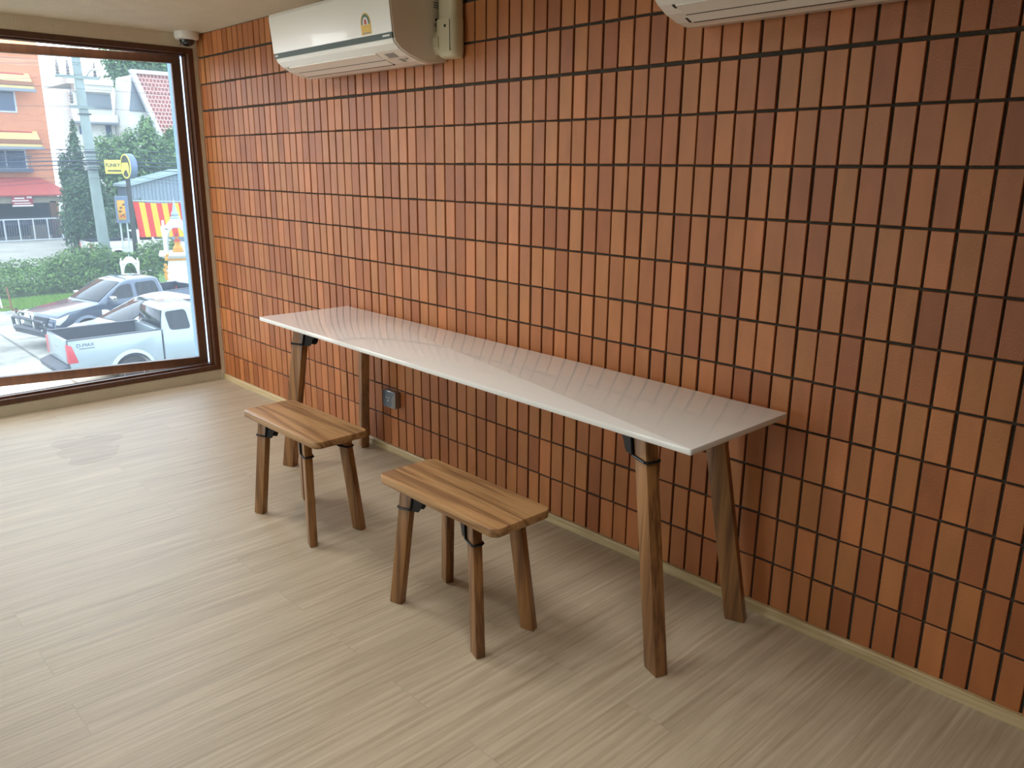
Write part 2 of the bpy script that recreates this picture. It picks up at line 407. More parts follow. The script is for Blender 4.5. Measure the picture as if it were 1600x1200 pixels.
# ------------------------------------------------------------------ furniture: saw-horse legs with black clamps
def leg(parent, foot, top, lx, ly, yaw, ztop, inx, clamp_drop, sc):
    """foot/top are centre points; the wide side lx lies along yaw; inx = +1/-1 towards the middle of the piece"""
    c, s_ = math.cos(yaw), math.sin(yaw)
    def quad(p, z, k=1.0):
        return [(p[0]+c*a*lx/2*k-s_*b_*ly/2*k, p[1]+s_*a*lx/2*k+c*b_*ly/2*k, z) for a, b_ in ((-1, -1), (1, -1), (1, 1), (-1, 1))]
    m = MB(); m.hexa(quad(foot, 0), quad(top, ztop))
    lg = m.build('leg', M['legwood'], parent, bevel=.0035*sc**.5, seg=2)
    # clamp: gusset plate on the inner side, mounting flange, rod looped round the leg
    P = lambda z: (foot[0]+(top[0]-foot[0])*z/ztop, foot[1]+(top[1]-foot[1])*z/ztop)
    g = MB(); zc = ztop-clamp_drop
    dirx = inx
    def loc(u, v, z):  # u along wide dir measured inwards, v across
        p = P(z); sg = 1 if (c > 0) == (inx > 0) else -1
        return (p[0]+sg*c*u-s_*v, p[1]+sg*s_*u+c*v, z)
    zt = ztop-.001
    w0 = lx/2+.001
    outl = [(w0, zt), (w0+.105*sc, zt), (w0+.105*sc, zt-.006*sc)]
    xa, za, xb, zb = w0+.1*sc, zt-.009*sc, w0+.044*sc, zc+.012*sc
    for k in range(9):      # concave lower edge
        t = k/8*PI/2; outl.append((xa-(xa-xb)*math.sin(t), za-(za-zb)*(1-math.cos(t))))
    outl += [(w0+.038*sc, zc+.002), (w0, zc)]
    for v0, v1 in ((-ly/2-.001, -ly/2+.003), (ly/2-.003, ly/2+.001)):
        n = len(outl); vs = [loc(u, v0, z) for u, z in outl]+[loc(u, v1, z) for u, z in outl]
        g.add(vs, [list(range(n))[::-1], list(range(n, 2*n))]+[(i, (i+1) % n, n+(i+1) % n, n+i) for i in range(n)])
    # web and flange
    vs = [loc(w0, -ly/2, zt), loc(w0+.004, -ly/2, zt), loc(w0+.004, ly/2, zt), loc(w0, ly/2, zt)]
    lo = [loc(w0, -ly/2, zc), loc(w0+.004, -ly/2, zc), loc(w0+.004, ly/2, zc), loc(w0, ly/2, zc)]
    g.hexa(lo, vs)
    fl = [(w0-.01, -ly*.62), (w0+.19*sc, -ly*.45), (w0+.19*sc, ly*.45), (w0-.01, ly*.62)]
    g.hexa([loc(u, v, zt-.004) for u, v in fl], [loc(u, v, zt+.0005) for u, v in fl])
    g.build('bracket', M['black'], lg)
    r = .0042*sc**.5; e = r*.9
    ring = []
    for (u, v) in ((lx/2+e, ly/2+e), (-lx/2-e, ly/2+e), (-lx/2-e, -ly/2-e), (lx/2+e, -ly/2-e)):
        ring.append((u, v))
    rd = MB(); pts = []
    R_ = .006
    for i, (u, v) in enumerate(ring):
        for du, dv in (((-R_ if u > 0 else R_), 0), (0, (-R_ if v > 0 else R_))) if i % 2 == 1 else ((0, (-R_ if v > 0 else R_)), ((-R_ if u > 0 else R_), 0)):
            pts.append(loc(u+du, v+dv, zc+.004))
    rd.tube(pts, r, 8, closed=True)
    for v in (-ly/2-e, ly/2+e):
        rd.tube([loc(lx/2+e, v, zc+.004), loc(lx/2+e+.003, v, zc+.03), loc(lx/2+e+.003, v, ztop-.002)], r, 8)
    rd.build('clamp_rod', M['black'], lg)
    return lg
def rounded_rect(x0, x1, y0, y1, r, n=6):
    p = []
    for cx, cy, a in ((x1-r, y1-r, 0), (x0+r, y1-r, 90), (x0+r, y0+r, 180), (x1-r, y0+r, 270)):
        for k in range(n+1):
            t = math.radians(a+90*k/n); p.append((cx+r*math.cos(t), cy+r*math.sin(t)))
    return p
def slab(name, x0, x1, y0, y1, z0, z1, r, material, parent, bev):
    rg = []
    prof = [(bev, 0), (bev*.3, bev*.3), (0, bev)]
    for i, z in ((bev, z0), (bev*.3, z0+bev*.3), (0, z0+bev), (0, z1-bev), (bev*.3, z1-bev*.3), (bev, z1)):
        rg.append([(x, y, z) for x, y in rounded_rect(x0+i, x1-i, y0+i, y1-i, max(r-i, .001))])
    m = MB(); m.rings(rg, smooth=True)
    return m.build(name, material, parent)

tb = thing('bar_table', 'long white-topped bar table on brown wooden legs against the brick wall', 'table', (3.228, -.307, 0), math.radians(-.8))
slab('tabletop', -1.404, 1.404, -.277, .277, .783, .803, .006, M['quartz'], tb, .0025)
ZT = .783
for sx in (-1, 1):
    for sy in (-1, 1):
        foot = (.057+sx*1.256, -.018+sy*.238); top = (.057+sx*1.256-sx*.132, -.018+sy*.238-sy*.048)
        yaw = math.radians(20)*sx*sy
        leg(tb, foot, top, .072, .047, yaw, ZT, -sx, .085, 1.35)

def make_stool(label, loc, rz):
    st = thing('stool', label, 'stool', loc, rz, 'wooden stools in front of the bar table')
    slab('seat', -.327, .327, -.131, .131, .463, .494, .032, M['seat'], st, .004)
    for sx in (-1, 1):
        for sy in (-1, 1):
            foot = (sx*.234, sy*.121); top = (sx*(.234-.05), sy*(.121-.028))
            leg(st, foot, top, .052, .034, math.radians(17)*sx*sy, .463, -sx, .07, 1.0)
    return st
s1 = make_stool('small brown wooden stool nearer the window, left of the other stool', (2.732, -.832, 0), math.radians(1.0))
s2 = copy_tree(s1); s2.location = (3.838, -.831, 0); s2.rotation_euler = (0, 0, math.radians(-.3))
s2['label'] = 'small brown wooden stool in the middle, nearer the camera than the other stool'

# ------------------------------------------------------------------ air conditioners
def ac_unit(label, x0):
    W = 1.08
    a = thing('air_conditioner', label, 'air conditioner', (x0, 0, 0), 0, 'air conditioners on the brick wall')
    prof = [(-.003, 2.066), (-.11, 2.053), (-.16, 2.060), (-.22, 2.078), (-.265, 2.1), (-.292, 2.122), (-.30, 2.14), (-.317, 2.33), (-.312, 2.346), (-.29, 2.352), (-.003, 2.356)]
    MB().prism(prof, 0, .012, W-.012).build('body', M['acwhite'], a)
    cp = MB()
    big = [(-.003, 2.068), (-.11, 2.057), (-.16, 2.064), (-.22, 2.082), (-.262, 2.103), (-.288, 2.125), (-.3, 2.15), (-.318, 2.335), (-.313, 2.348), (-.29, 2.354), (-.003, 2.358)]
    for q0, q1 in ((0, .012), (W-.012, W)): MB().prism(big, 0, q0, q1).build('side_cover', M['acside'], a, bevel=.002, seg=1)
    # front panel slightly proud
    fp = [(-.304, 2.168), (-.309, 2.166), (-.326, 2.34), (-.322, 2.354), (-.312, 2.354)]
    MB().prism(fp, 0, .002, W-.002).build('front_panel', M['acwhite'], a)
    MB().prism([(-.299, 2.142), (-.306, 2.141), (-.308, 2.164), (-.302, 2.166)], 0, .004, W-.004).build('trim_strip', M['acstrip'], a)
    # louvre flap and its slots
    n = Vector((0, -.35, -.94)).normalized()
    fl = MB()
    def strip(ya, za, yb, zb, xa, xb, h):
        d = Vector((0, yb-ya, zb-za)).normalized(); nn = Vector((0, d.z, -d.y))
        if nn.z > 0: nn = -nn
        lo = [Vector((xa, ya, za)), Vector((xb, ya, za)), Vector((xb, yb, zb)), Vector((xa, yb, zb))]
        fl.hexa([p+nn*-.002 for p in lo], [p+nn*h for p in lo])
    strip(-.262, 2.0975, -.165, 2.0605, .07, W-.2, .004)
    fl.build('louvre', M['acwhite'], a, bevel=.001, seg=1)
    sl = MB(); fl = sl
    def strip2(ya, za, yb, zb, xa, xb, h): 
        d = Vector((0, yb-ya, zb-za)).normalized(); nn = Vector((0, d.z, -d.y))
        if nn.z > 0: nn = -nn
        lo = [Vector((xa, ya, za)), Vector((xb, ya, za)), Vector((xb, yb, zb)), Vector((xa, yb, zb))]
        sl.hexa([p+nn*-.002 for p in lo], [p+nn*h for p in lo])
    strip2(-.162, 2.0604, -.153, 2.0590, .07, W-.2, .0022)
    strip2(-.262, 2.099, -.160, 2.0600, .056, .067, .0022)
    strip2(-.210, 2.0785, -.206, 2.0775, .075, W-.2, .0055)
    sl.build('louvre_gap', M['acdark'], a)
    lb = MB()
    strip3 = []
    for (xa, xb, ya, yb) in ((W-.15, W-.08, -.25, -.22), (W-.11, W-.085, -.2, -.17), (W-.07, W-.05, -.2, -.19), (W-.14, W-.07, -.1, -.085)):
        za = 2.078+(-ya-.22)*.5 if ya < -.2 else 2.062+(-ya-.16)*.27 if ya < -.16 else 2.054
        zb = 2.078+(-yb-.22)*.5 if yb < -.22 else 2.064+(-yb-.17)*.3 if yb < -.16 else 2.052
        q = [(xa, ya, za), (xb, ya, za), (xb, yb, zb), (xa, yb, zb)]
        MB().hexa([(x, y, z-.003) for x, y, z in q], [(x, y, z-.0015) for x, y, z in q]).build('printed_mark', M['greyl'], a)
    for q0, q1 in ((W-.075, W-.02), (.015, .045)): MB().box((q0, -.3085, 2.15), (q1, -.3045, 2.157)).build('maker_mark', M['whitep'], a)
    return a
ac1 = ac_unit('white wall air conditioner above the table, with a yellow energy label', 1.692)
# energy label on the first unit
def on_panel(x, z, off): return (x, -.309-(z-2.166)*.1037-off, z)
def label_shape(x0, x1, z0, z1, arch, off, n=14):
    pts = [(x0, z0), (x1, z0)]
    if arch:
        zc = z1-(x1-x0)*.62; cx = (x0+x1)/2
        for k in range(n+1):
            t = PI*k/n; pts.append((cx+(x1-x0)/2*math.cos(t), zc+(z1-zc)*math.sin(t)))
    else: pts += [(x1, z1), (x0, z1)]
    m = len(pts); v = [on_panel(x, z, 0) for x, z in pts]+[on_panel(x, z, off) for x, z in pts]
    return v, [list(range(m)), list(range(m, 2*m))]+[(i, (i+1) % m, m+(i+1) % m, m+i) for i in range(m)]
for nm, args, mt in (('energy_label', (.845, .925, 2.172, 2.262, True, .0006), 'yellow'), ):
    v, f = label_shape(*args); el = MB().add(v, f).build(nm, M[mt], ac1)
v, f = label_shape(.851, .919, 2.215, 2.257, True, .001); MB().add(v, f).build('green_arc', M['green'], el)
v, f = label_shape(.863, .907, 2.212, 2.245, True, .0014); MB().add(v, f).build('white_arc', M['whitep'], el)
v, f = label_shape(.875, .895, 2.214, 2.236, True, .0018); MB().add(v, f).build('red_mark', M['red'], el)
v, f = label_shape(.855, .915, 2.176, 2.181, False, .001); MB().add(v, f).build('fine_print', M['greyl'], el)
# side print on right end
pm = MB()
for (y, z, w, h) in ((-.07, 2.235, .012, .012), (-.045, 2.235, .012, .012), (-.075, 2.22, .05, .004), (-.075, 2.212, .05, .003), (-.08, 2.3, .06, .003), (-.08, 2.29, .06, .003), (-.08, 2.31, .06, .003)):
    MB().box((1.0795, y, z), (1.0808, y+w, z+h)).build('printed_mark', M['acdark'], ac1)
ac2 = ac_unit('white wall air conditioner cut off by the top edge, above the right table end', 4.162)
# pipe cover
pc = thing('pipe_cover', 'ivory plastic pipe trunking beside the air conditioner with the yellow label', 'pipe cover', (2.845, 0, 0))
m = MB()
rr = [(x, y) for x, y in rounded_rect(-.058, .058, -.075, .0, .028)]
m.rings([[(x, y, 2.21) for x, y in rr], [(x, y, ZC) for x, y in rr]], smooth=True)
m.build('straight_duct', M['conduit'], pc)
m = MB()
R = []
for z, k in ((2.075, .72), (2.082, .86), (2.1, .97), (2.13, 1.0), (2.235, 1.0)):
    R.append([(x*k, y*k, z) for x, y in rounded_rect(-.066, .066, -.085, -.001, .034)])
m.rings(R, smooth=True)
m.prism([(-.075, 2.09), (-.09, 2.12), (-.09, 2.16), (-.07, 2.19), (-.001, 2.2), (-.001, 2.085)], 0, -.073, -.03)
m.build('elbow', M['conduit'], pc)
MB().lathe([(.0, 0), (.007, 0), (.007, .002), (0, .002)], 12, T(.015, -.0845, 2.205) @ RX(PI/2)).build('screw', M['acdark'], pc)
MB().box((.045, -.0858, 2.1), (.0465, -.07, 2.23)).build('seam', M['greyl'], pc)

# ------------------------------------------------------------------ socket, dome camera, stain
so = thing('wall_socket', 'small grey metal electrical socket box on the brick wall under the table', 'socket', (2.257, 0, .33))
MB().box((-.058, -.034, -.046), (.058, .009, .046)).build('back_box', M['metal'], so, bevel=.003)
MB().box((-.062, -.039, -.049), (.062, -.034, .049)).build('face_plate', M['metal'], so, bevel=.002)
m = MB(); m.add([(-.056, -.0396, -.044), (.018, -.0396, -.044), (.03, -.0396, -.02), (.024, -.0396, 0), (.036, -.0396, .02), (.054, -.0396, .044), (-.056, -.0396, .044)], [list(range(7))])
m.build('protective_film', M['socket'], so)
m = MB()
for x in (-.022, .0): m.box((x, -.0402, .002), (x+.004, -.0396, .014))
m.box((-.012, -.0402, -.014), (-.004, -.0396, -.006))
m.build('outlet_slots', M['whitep'], so)

dc = thing('dome_camera', 'white dome security camera on the ceiling in the corner above the window', 'camera', (.082, -.095, ZC))
MB().lathe([(.0, 0), (.079, 0), (.08, -.03), (.074, -.045), (.056, -.05), (.0, -.05)], 32, cap=False).build('housing', M['whitep'], dc)
MB().lathe([(.052, -.048)]+[(.05*math.cos(t*PI/20), -.052-.038*math.sin(t*PI/20)) for t in range(0, 11)], 32, cap=False).build('dome', M['dome'], dc)
MB().lathe([(0, 0), (.02, 0), (.022, .004), (0, .004)], 16, T(.006, -.036, -.074) @ RX(math.radians(50))).build('lens', M['lens'], dc)

st_m, nt, bs = nmat('water_stain')
bs.inputs['Base Color'].default_value = lin(150, 128, 104); bs.inputs['Roughness'].default_value = .3
tr = nt.nodes.new('ShaderNodeBsdfTransparent'); mx = nt.nodes.new('ShaderNodeMixShader'); mx.inputs[0].default_value = .12
nt.links.new(tr.outputs[0], mx.inputs[1]); nt.links.new(bs.outputs[0], mx.inputs[2]); nt.links.new(mx.outputs[0], nt.nodes['Material Output'].inputs['Surface'])
# outline on the floor, metres
STAIN = [(.80, -1.43), (.92, -1.40), (.97, -1.44), (1.07, -1.44), (1.10, -1.40), (1.21, -1.44), (1.26, -1.39), (1.27, -1.31), (1.25, -1.24), (1.20, -1.19), (1.13, -1.16), (1.07, -1.13), (1.05, -1.17), (1.01, -1.20), (.97, -1.12), (.90, -1.05), (.86, -1.08), (.80, -1.16), (.76, -1.22), (.80, -1.27), (.74, -1.36)]
def smooth_poly(P, n=5):
    out = []; m = len(P)
    for i in range(m):
        p0, p1, p2, p3 = [Vector(P[(i+k-1) % m]) for k in range(4)]
        for j in range(n):
            t = j/n
            out.append(.5*((2*p1)+(-p0+p2)*t+(2*p0-5*p1+4*p2-p3)*t*t+(-p0+3*p1-3*p2+p3)*t**3))
    return out
sp = smooth_poly(STAIN)
m = MB(); m.add([(p.x, p.y, .0012) for p in sp]+[(p.x, p.y, .0) for p in sp], [list(range(len(sp)))]+[(i, (i+1) % len(sp), len(sp)+(i+1) % len(sp), len(sp)+i) for i in range(len(sp))])
tag(m.build('water_stain', st_m), 'irregular dried water stain on the pale floor left of the stools', 'stain')
#@@EXTERIOR@@
# ------------------------------------------------------------------ the street outside
O = dict(
 yard=concrete_yard(), road=mat('street_concrete', (150, 148, 140), .85, var=.22, vscale=.35), grass=mat('lawn_green', (84, 118, 48), .9, var=.3, vscale=3),
 blade=leaf_mat('grass_blade', (86, 128, 40), (134, 168, 66)),
 hedge=leaf_mat('hedge_leaf', (44, 78, 34), (116, 150, 66)), tree=leaf_mat('tree_leaf', (50, 84, 50), (124, 156, 92)),
 dark=leaf_mat('conifer_leaf', (40, 70, 50), (80, 112, 72)), back=leaf_mat('back_leaf', (60, 98, 66), (112, 146, 100)),
 bark=mat('bark', (92, 80, 66), .9, var=.2),
 brickb=tile_mat('orange_facade', (190, 124, 90), (182, 114, 80), (200, 142, 110), .5, .16, .012),
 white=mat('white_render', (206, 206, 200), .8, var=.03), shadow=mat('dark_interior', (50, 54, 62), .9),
 cream=mat('cream_awning', (196, 170, 112), .7), greyr=mat('grey_sheet', (118, 126, 134), .6), dkwin=mat('dark_window', (58, 76, 104), .15),
 redroof=tile_mat('red_sheet_roof', (168, 72, 62), (156, 62, 54), (120, 50, 44), .18, 3.0, .02, .6, 'yz', 0),
 tileroof=tile_mat('red_clay_roof', (140, 76, 66), (126, 66, 58), (196, 168, 160), .27, .3, .03, .7, 'yz', .5),
 beam=mat('weathered_beam', (126, 118, 104), .9), post=mat('brown_post', (88, 66, 50), .9), fence=mat('grey_steel_bar', (74, 84, 104), .5), fencew=mat('white_steel', (182, 186, 190), .5),
 maroon=mat('maroon_sign', (134, 38, 52), .5), signw=mat('sign_white', (206, 202, 200), .5), signy=mat('sign_yellow', (222, 206, 84), .45), signk=mat('sign_black', (34, 38, 34), .4), signg=mat('sign_steel_blue', (96, 112, 138), .4),
 pole=mat('pole_concrete', (128, 140, 138), .85, var=.12, vscale=3), cable=mat('black_cable', (48, 56, 70), .7), ins=mat('insulator', (112, 104, 104), .4),
 bred=mat('banner_red', (204, 52, 40), .7), byel=mat('banner_yellow', (230, 176, 46), .7),
 silver=mat('silver_paint', (150, 164, 170), .28, .35, coat=.6), blue=mat('slate_blue_paint', (58, 72, 92), .22, .3, coat=.9), whitec=mat('white_paint', (206, 204, 198), .25, coat=.8),
 cglass=mat('car_glass', (26, 32, 38), .06, spec=.35), liner=mat('bed_liner', (38, 44, 56), .6), tyre=mat('tyre_rubber', (24, 24, 26), .8), rim=mat('alloy_rim', (130, 134, 138), .35, .6),
 plastic=mat('grey_black_plastic', (52, 56, 66), .5), lampc=mat('headlamp', (205, 205, 192), .1, spec=.9), lampr=mat('tail_lamp', (178, 40, 52), .2), chrome=mat('chrome', (190, 192, 192), .12, .9), decal=mat('decal_dark', (62, 74, 86), .5),
 column=mat('pale_blue_paint', (120, 146, 182), .7), gold=mat('gold_paint', (206, 148, 50), .4, .3), redp=mat('red_paint', (190, 56, 44), .5), spire=mat('grey_green_spire', (140, 156, 160), .4), rust=mat('rusty_steel', (120, 78, 52), .8),
)
def gp(name, x0, x1, y0, y1, z, m, t=.2): return struct(MB().box((x0, y0, z-t), (x1, y1, z)).build(name, m))
gp('parking_lot', -27.4, -.12, -40, 45, G, O['yard'])
gp('verge', -41.5, -27.4, -40, 60, G-.01, O['grass'])
gp('street', -120, -41.5, -60, 90, G-.02, O['road'])
gp('footpath', -37.2, -35.0, -40, 60, G+.01, O['road'])

def leaves(name, blobs, n, size, material, parent=None, seed=1, shell=.55, drop=0):
    rnd = random.Random(seed); v = []; f = []
    vol = [a[3]*a[4]*a[5] for a in blobs]; tot = sum(x**.67 for x in vol)
    for (cx, cy, cz, rx, ry, rz), vv in zip(blobs, vol):
        for _ in range(int(n*vv**.67/tot)):
            while True:
                d = Vector((rnd.gauss(0, 1), rnd.gauss(0, 1), rnd.gauss(0, 1)))
                if d.length > .1: break
            d.normalize(); r = shell+(1-shell)*rnd.random()**.6; r *= 1+.12*rnd.gauss(0, 1)
            p = Vector((cx+d.x*rx*r, cy+d.y*ry*r, cz+d.z*rz*r))
            if p.z < G+.02: continue
            nrm = (d+Vector((rnd.gauss(0, .6), rnd.gauss(0, .6), rnd.gauss(.3, .6)))).normalized()
            a = nrm.orthogonal().normalized(); bq = nrm.cross(a); t = rnd.random()*2*PI
            u = a*math.cos(t)+bq*math.sin(t); w_ = nrm.cross(u); s_ = size*rnd.uniform(.6, 1.35)
            o = len(v); v += [p-u*s_, p+w_*s_*.45+nrm*s_*.1, p+u*s_, p-w_*s_*.45+nrm*s_*.1]; f.append((o, o+1, o+2, o+3))
    me = bpy.data.meshes.new(name); me.from_pydata(v, [], f); me.materials.append(material)
    ob = bpy.data.objects.new(name, me); C.objects.link(ob)
    if parent: ob.parent = parent
    return ob
def tree(label, trunk, blobs, n, size, material, seed, group='trees across the street', name='leafy_tree', cat='tree', tr=.16):
    t = thing(name, label, cat, (0, 0, 0), 0, group)
    x, y = trunk[:2]; top = max(blobs, key=lambda q: q[2])
    m = MB(); m.tube([(x, y, G), (x+.1, y+.15, G+(top[2]-G)*.5), (top[0], top[1], top[2])], tr, 8, rs=[tr, tr*.75, tr*.3])
    for q in blobs[:4]: m.tube([(x+.05, y+.07, G+(q[2]-G)*.35), (q[0], q[1], q[2])], tr*.3, 6, rs=[tr*.5, tr*.2])
    m.build('trunk', O['bark'], t)
    leaves('foliage', blobs, n, size, material, t, seed)
    return t
# lawn blades
rnd = random.Random(3); m = MB()
for _ in range(9000):
    x = rnd.uniform(-30.0, -27.45); y = rnd.uniform(1.5, 9.5); h = rnd.uniform(.05, .16); a = rnd.random()*PI; w_ = .02
    dx, dy = math.cos(a)*w_, math.sin(a)*w_; lx, ly = rnd.gauss(0, .03), rnd.gauss(0, .03)
    m.v += [(x-dx, y-dy, G-.01), (x+dx, y+dy, G-.01), (x+lx, y+ly, G+h)]; k = len(m.v); m.f.append((k-3, k-2, k-1)); m.sm.append(False)
tag(m.build('lawn_grass', O['blade']), 'bright green strip of grass between the parking lot and the hedge', 'grass', kind='stuff')
# hedges
h = thing('hedge', 'leafy green hedge behind the bright grass strip, left of the parked vehicles', 'hedge', (0, 0, 0))
leaves('foliage', [(-31, y, G+.45, .62, .8, .45+.07*math.sin(y*2)) for y in [-2+.75*k for k in range(14)]], 11000, .075, O['hedge'], h, 5, .8)
h = thing('hedge', 'low clipped hedge beside the street, behind the taller leafy hedge', 'hedge', (0, 0, 0))
leaves('foliage', [(-37.9, y, G+.35, .5, .7, .42) for y in [1+.8*k for k in range(14)]], 6000, .07, O['hedge'], h, 6, .8)
sh = [('round leafy bush in front of the concrete utility pole', [(-31.4, 7.3, G+.9, .7, .9, .8), (-31.8, 8.3, G+1.1, .6, .8, .75), (-31.6, 6.7, G+.65, .6, .7, .6)], 4200, 7),
      ('small leafy bush between the black sign post and the large spirit house', [(-30.5, 10.2, G+1.1, .6, .7, .8), (-30.6, 11.0, G+1.35, .5, .6, .7)], 2200, 8),
      ('small bush at the foot of the black sign post', [(-31.2, 9.3, G+.85, .5, .55, .6)], 1300, 9)]
for lb, bl, n, sd in sh:
    t = thing('bush', lb, 'bush', (0, 0, 0), 0, 'bushes around the utility pole')
    leaves('foliage', bl, n, .085, O['hedge'], t, sd, .6)
    q = bl[0]; mm = MB(); mm.tube([(q[0], q[1], G), (q[0]+.03, q[1]+.02, q[2])], .03, 6, rs=[.035, .012]); mm.build('stem', O['bark'], t)

# ---- vehicles
def poly_round(P, r, n=4):
    out = []; m = len(P)
    for i in range(m):
        p = Vector(P[i]); a = Vector(P[i-1]); b_ = Vector(P[(i+1) % m])
        u = (a-p); w_ = (b_-p); rr = min(r, u.length*.45, w_.length*.45); u = p+u.normalized()*rr; w_ = p+w_.normalized()*rr
        for k in range(n+1):
            t = k/n; out.append(tuple(u*(1-t)**2+p*2*t*(1-t)+w_*t*t))
    return out
def arc(cx, cz, r, a0, a1, n=12): return [(cx+r*math.cos(math.radians(a0+(a1-a0)*k/n)), cz+r*math.sin(math.radians(a0+(a1-a0)*k/n))) for k in range(n+1)]
def wheel(root, x, y, r, s):
    R_ = T(x, y, r) @ RX(PI/2)
    t = MB().lathe([(r*.62, -.11), (r*.93, -.11), (r, -.07), (r, .07), (r*.93, .11), (r*.62, .11)], 28, R_).build('wheel', O['tyre'], root)
    m = MB().lathe([(0, -.06), (r*.2, -.07), (r*.58, -.1), (r*.64, -.113), (r*.64, .113), (r*.58, .1), (r*.2, .07), (0, .06)], 28, R_, cap=False)
    m.build('rim', O['rim'], t)
def vehicle(label, paint, loc, rz, kind, L, W, hood_z, belt, roof, xc0, xw, xr, xf, wr=.37, name='pickup_truck', cat='pickup truck', wins=(), rake=.8, bull=False, decal=False, roofmat=None):
    """local x from the tail (0) to the nose (L); xc0 = rear of the cab, xw = windscreen base"""
    v = thing(name, label, cat, loc, rz, 'vehicles parked outside'); hw = W/2; zb = .42
    ar = wr+.09
    # lower body of the cab and bonnet
    x0 = xc0
    top = [(xw, belt-.02), (xw+.45, belt-.05+(hood_z-belt)*.25), (L-.35, hood_z), (L-.1, hood_z-.08), (L, hood_z-.25), (L+.02, .6), (L-.06, zb)]
    bottom = [(xf+ar, zb)]+arc(xf, wr, ar, 8, 172)+[(xf-ar, zb)]
    if kind == 'pickup': P = [(x0, zb), (x0, belt)]+top+bottom
    else: P = [(.1, zb), (0, .62), (.03, belt-.12), (.12, belt)]+top+bottom+[(xr+ar, zb)]+arc(xr, wr, ar, 8, 172)+[(xr-ar, zb)]
    MB().prism(P, 1, -hw+.02, hw-.02).build('body', paint, v, bevel=.035, seg=2)
    dark = MB(); dark.box((x0+.05 if kind == 'pickup' else .2, -hw+.12, .3), (L-.25, hw-.12, .55)); dark.build('underbody', O['plastic'], v)
    hwz = lambda z: (hw-.03)-(z-belt)/(roof-belt)*.15
    # greenhouse
    rings = []
    for k, z in enumerate((belt-.03, belt+(roof-belt)*.5, roof-.07, roof-.02, roof+.02)):
        t = min((z-belt)/(roof-belt), 1); e = (0, 0, .02, .09, .24)[k]
        xa = xc0+(.0 if kind == 'pickup' else -.05)+t*(.08 if kind == 'pickup' else .75)+e*.6; xb = xw-t*rake-e*1.1
        hh = hwz(min(z, roof))-e*.7
        rings.append([(x, y, z) for x, y in rounded_rect(xa, xb, -hh, hh, .07+.05*t)])
    MB().rings(rings).build('cab', roofmat or paint, v)
    def side(P2, nm='side_window', mt='cglass'):
        for sd in (-1, 1):
            q = poly_round(P2, .09); n = len(q); lo = [(x, sd*(hwz(z)-.01), z) for x, z in q]; hi = [(x, sd*(hwz(z)+.012), z) for x, z in q]
            MB().add(lo+hi, [list(range(n)), list(range(n, 2*n))]+[(i, (i+1) % n, n+(i+1) % n, n+i) for i in range(n)]).build(nm, O[mt], v)
    for P2 in wins: side(P2)
    def slanted(xa, za, xb, zb_, ha, hb, nm):
        d = Vector((xb-xa, 0, zb_-za)); nn = Vector((d.z, 0, -d.x)).normalized()
        if nm == 'rear_window': nn = -nn
        m = MB(); q = [Vector((xa, -ha, za)), Vector((xa, ha, za)), Vector((xb, hb, zb_)), Vector((xb, -hb, zb_))]
        m.hexa([p-nn*.03 for p in q], [p+nn*.02 for p in q]); m.build(nm, O['cglass'], v, bevel=.008)
    slanted(xw-.02, belt+.02, xw-rake*.93, roof-.06, hw-.14, hw-.3, 'windscreen')
    if kind == 'pickup': slanted(xc0+.005, belt+.09, xc0+.075, roof-.08, hw-.13, hw-.22, 'rear_window')
    else: slanted(xc0+.02, belt+.03, xc0+.72, roof-.07, hw-.16, hw-.3, 'rear_window')
    for sx, xx in ((1, xf), (1, xr)):
        for sd in (-1, 1):
            wheel(v, xx, sd*(hw-.13), wr, sd)
            fl = MB(); A = arc(xx, wr, ar+.1, 2, 178, 14); Bq = arc(xx, wr, ar-.005, 2, 178, 14)
            if kind == 'pickup':
                n = len(A); y0 = sd*(hw-.04); y1 = sd*(hw+.035); y2 = sd*(hw-.0)
                vs = [(x, y0, z) for x, z in A]+[(x, y1, z) for x, z in Bq]+[(x, y0, z) for x, z in Bq]
                fs = [(i, i+1, n+i+1, n+i) for i in range(n-1)]+[(n+i, n+i+1, 2*n+i+1, 2*n+i) for i in range(n-1)]
                fl.add(vs, fs, True); fl.build('wheel_arch', paint, v)
    if kind == 'pickup':
        rz_ = 1.28; xb = xc0-.03
        for sd in (-1, 1):
            P = [(.04, .5), (.0, .9), (.04, rz_), (xb, rz_), (xb, .5), (xr+ar, .5)]+arc(xr, wr, ar, 15, 165)+[(xr-ar, .5)]
            y0, y1 = sorted((sd*(hw-.02), sd*(hw-.09)))
            bs_ = MB().prism(P, 1, y0, y1).build('bed_side', paint, v, bevel=.02)
            y0, y1 = sorted((sd*(hw-.09), sd*(hw-.12)))
            MB().box((.06, y0, .75), (xb, y1, rz_-.01)).build('bed_liner', O['liner'], bs_)
            r_ = MB(); y0, y1 = sorted((sd*(hw-.015), sd*(hw-.13))); r_.box((.02, y0, rz_-.005), (xb, y1, rz_+.02)); r_.build('bed_rail', O['plastic'], bs_, bevel=.008)
            wa = MB(); y0, y1 = sorted((sd*(hw-.12), sd*(hw-.32))); wa.prism([(xr-.5, .75), (xr-.3, .95), (xr+.3, .95), (xr+.5, .75)], 1, y0, y1); wa.build('wheel_housing', O['liner'], v, bevel=.03)
            lp = [(-.012, 1.2), (-.012, .76), (.2, .76), (.09, 1.16)]
            y0, y1 = sorted((sd*(hw-.16), sd*(hw-.008))); MB().prism(lp, 1, y0, y1).build('tail_lamp', O['lampr'], v, bevel=.01)
        MB().box((.06, -hw+.1, .7), (xb, hw-.1, .75)).build('bed_floor', O['liner'], v)
        tg = MB().box((-.01, -hw+.15, .72), (.06, hw-.15, rz_)).build('tailgate', paint, v, bevel=.015)
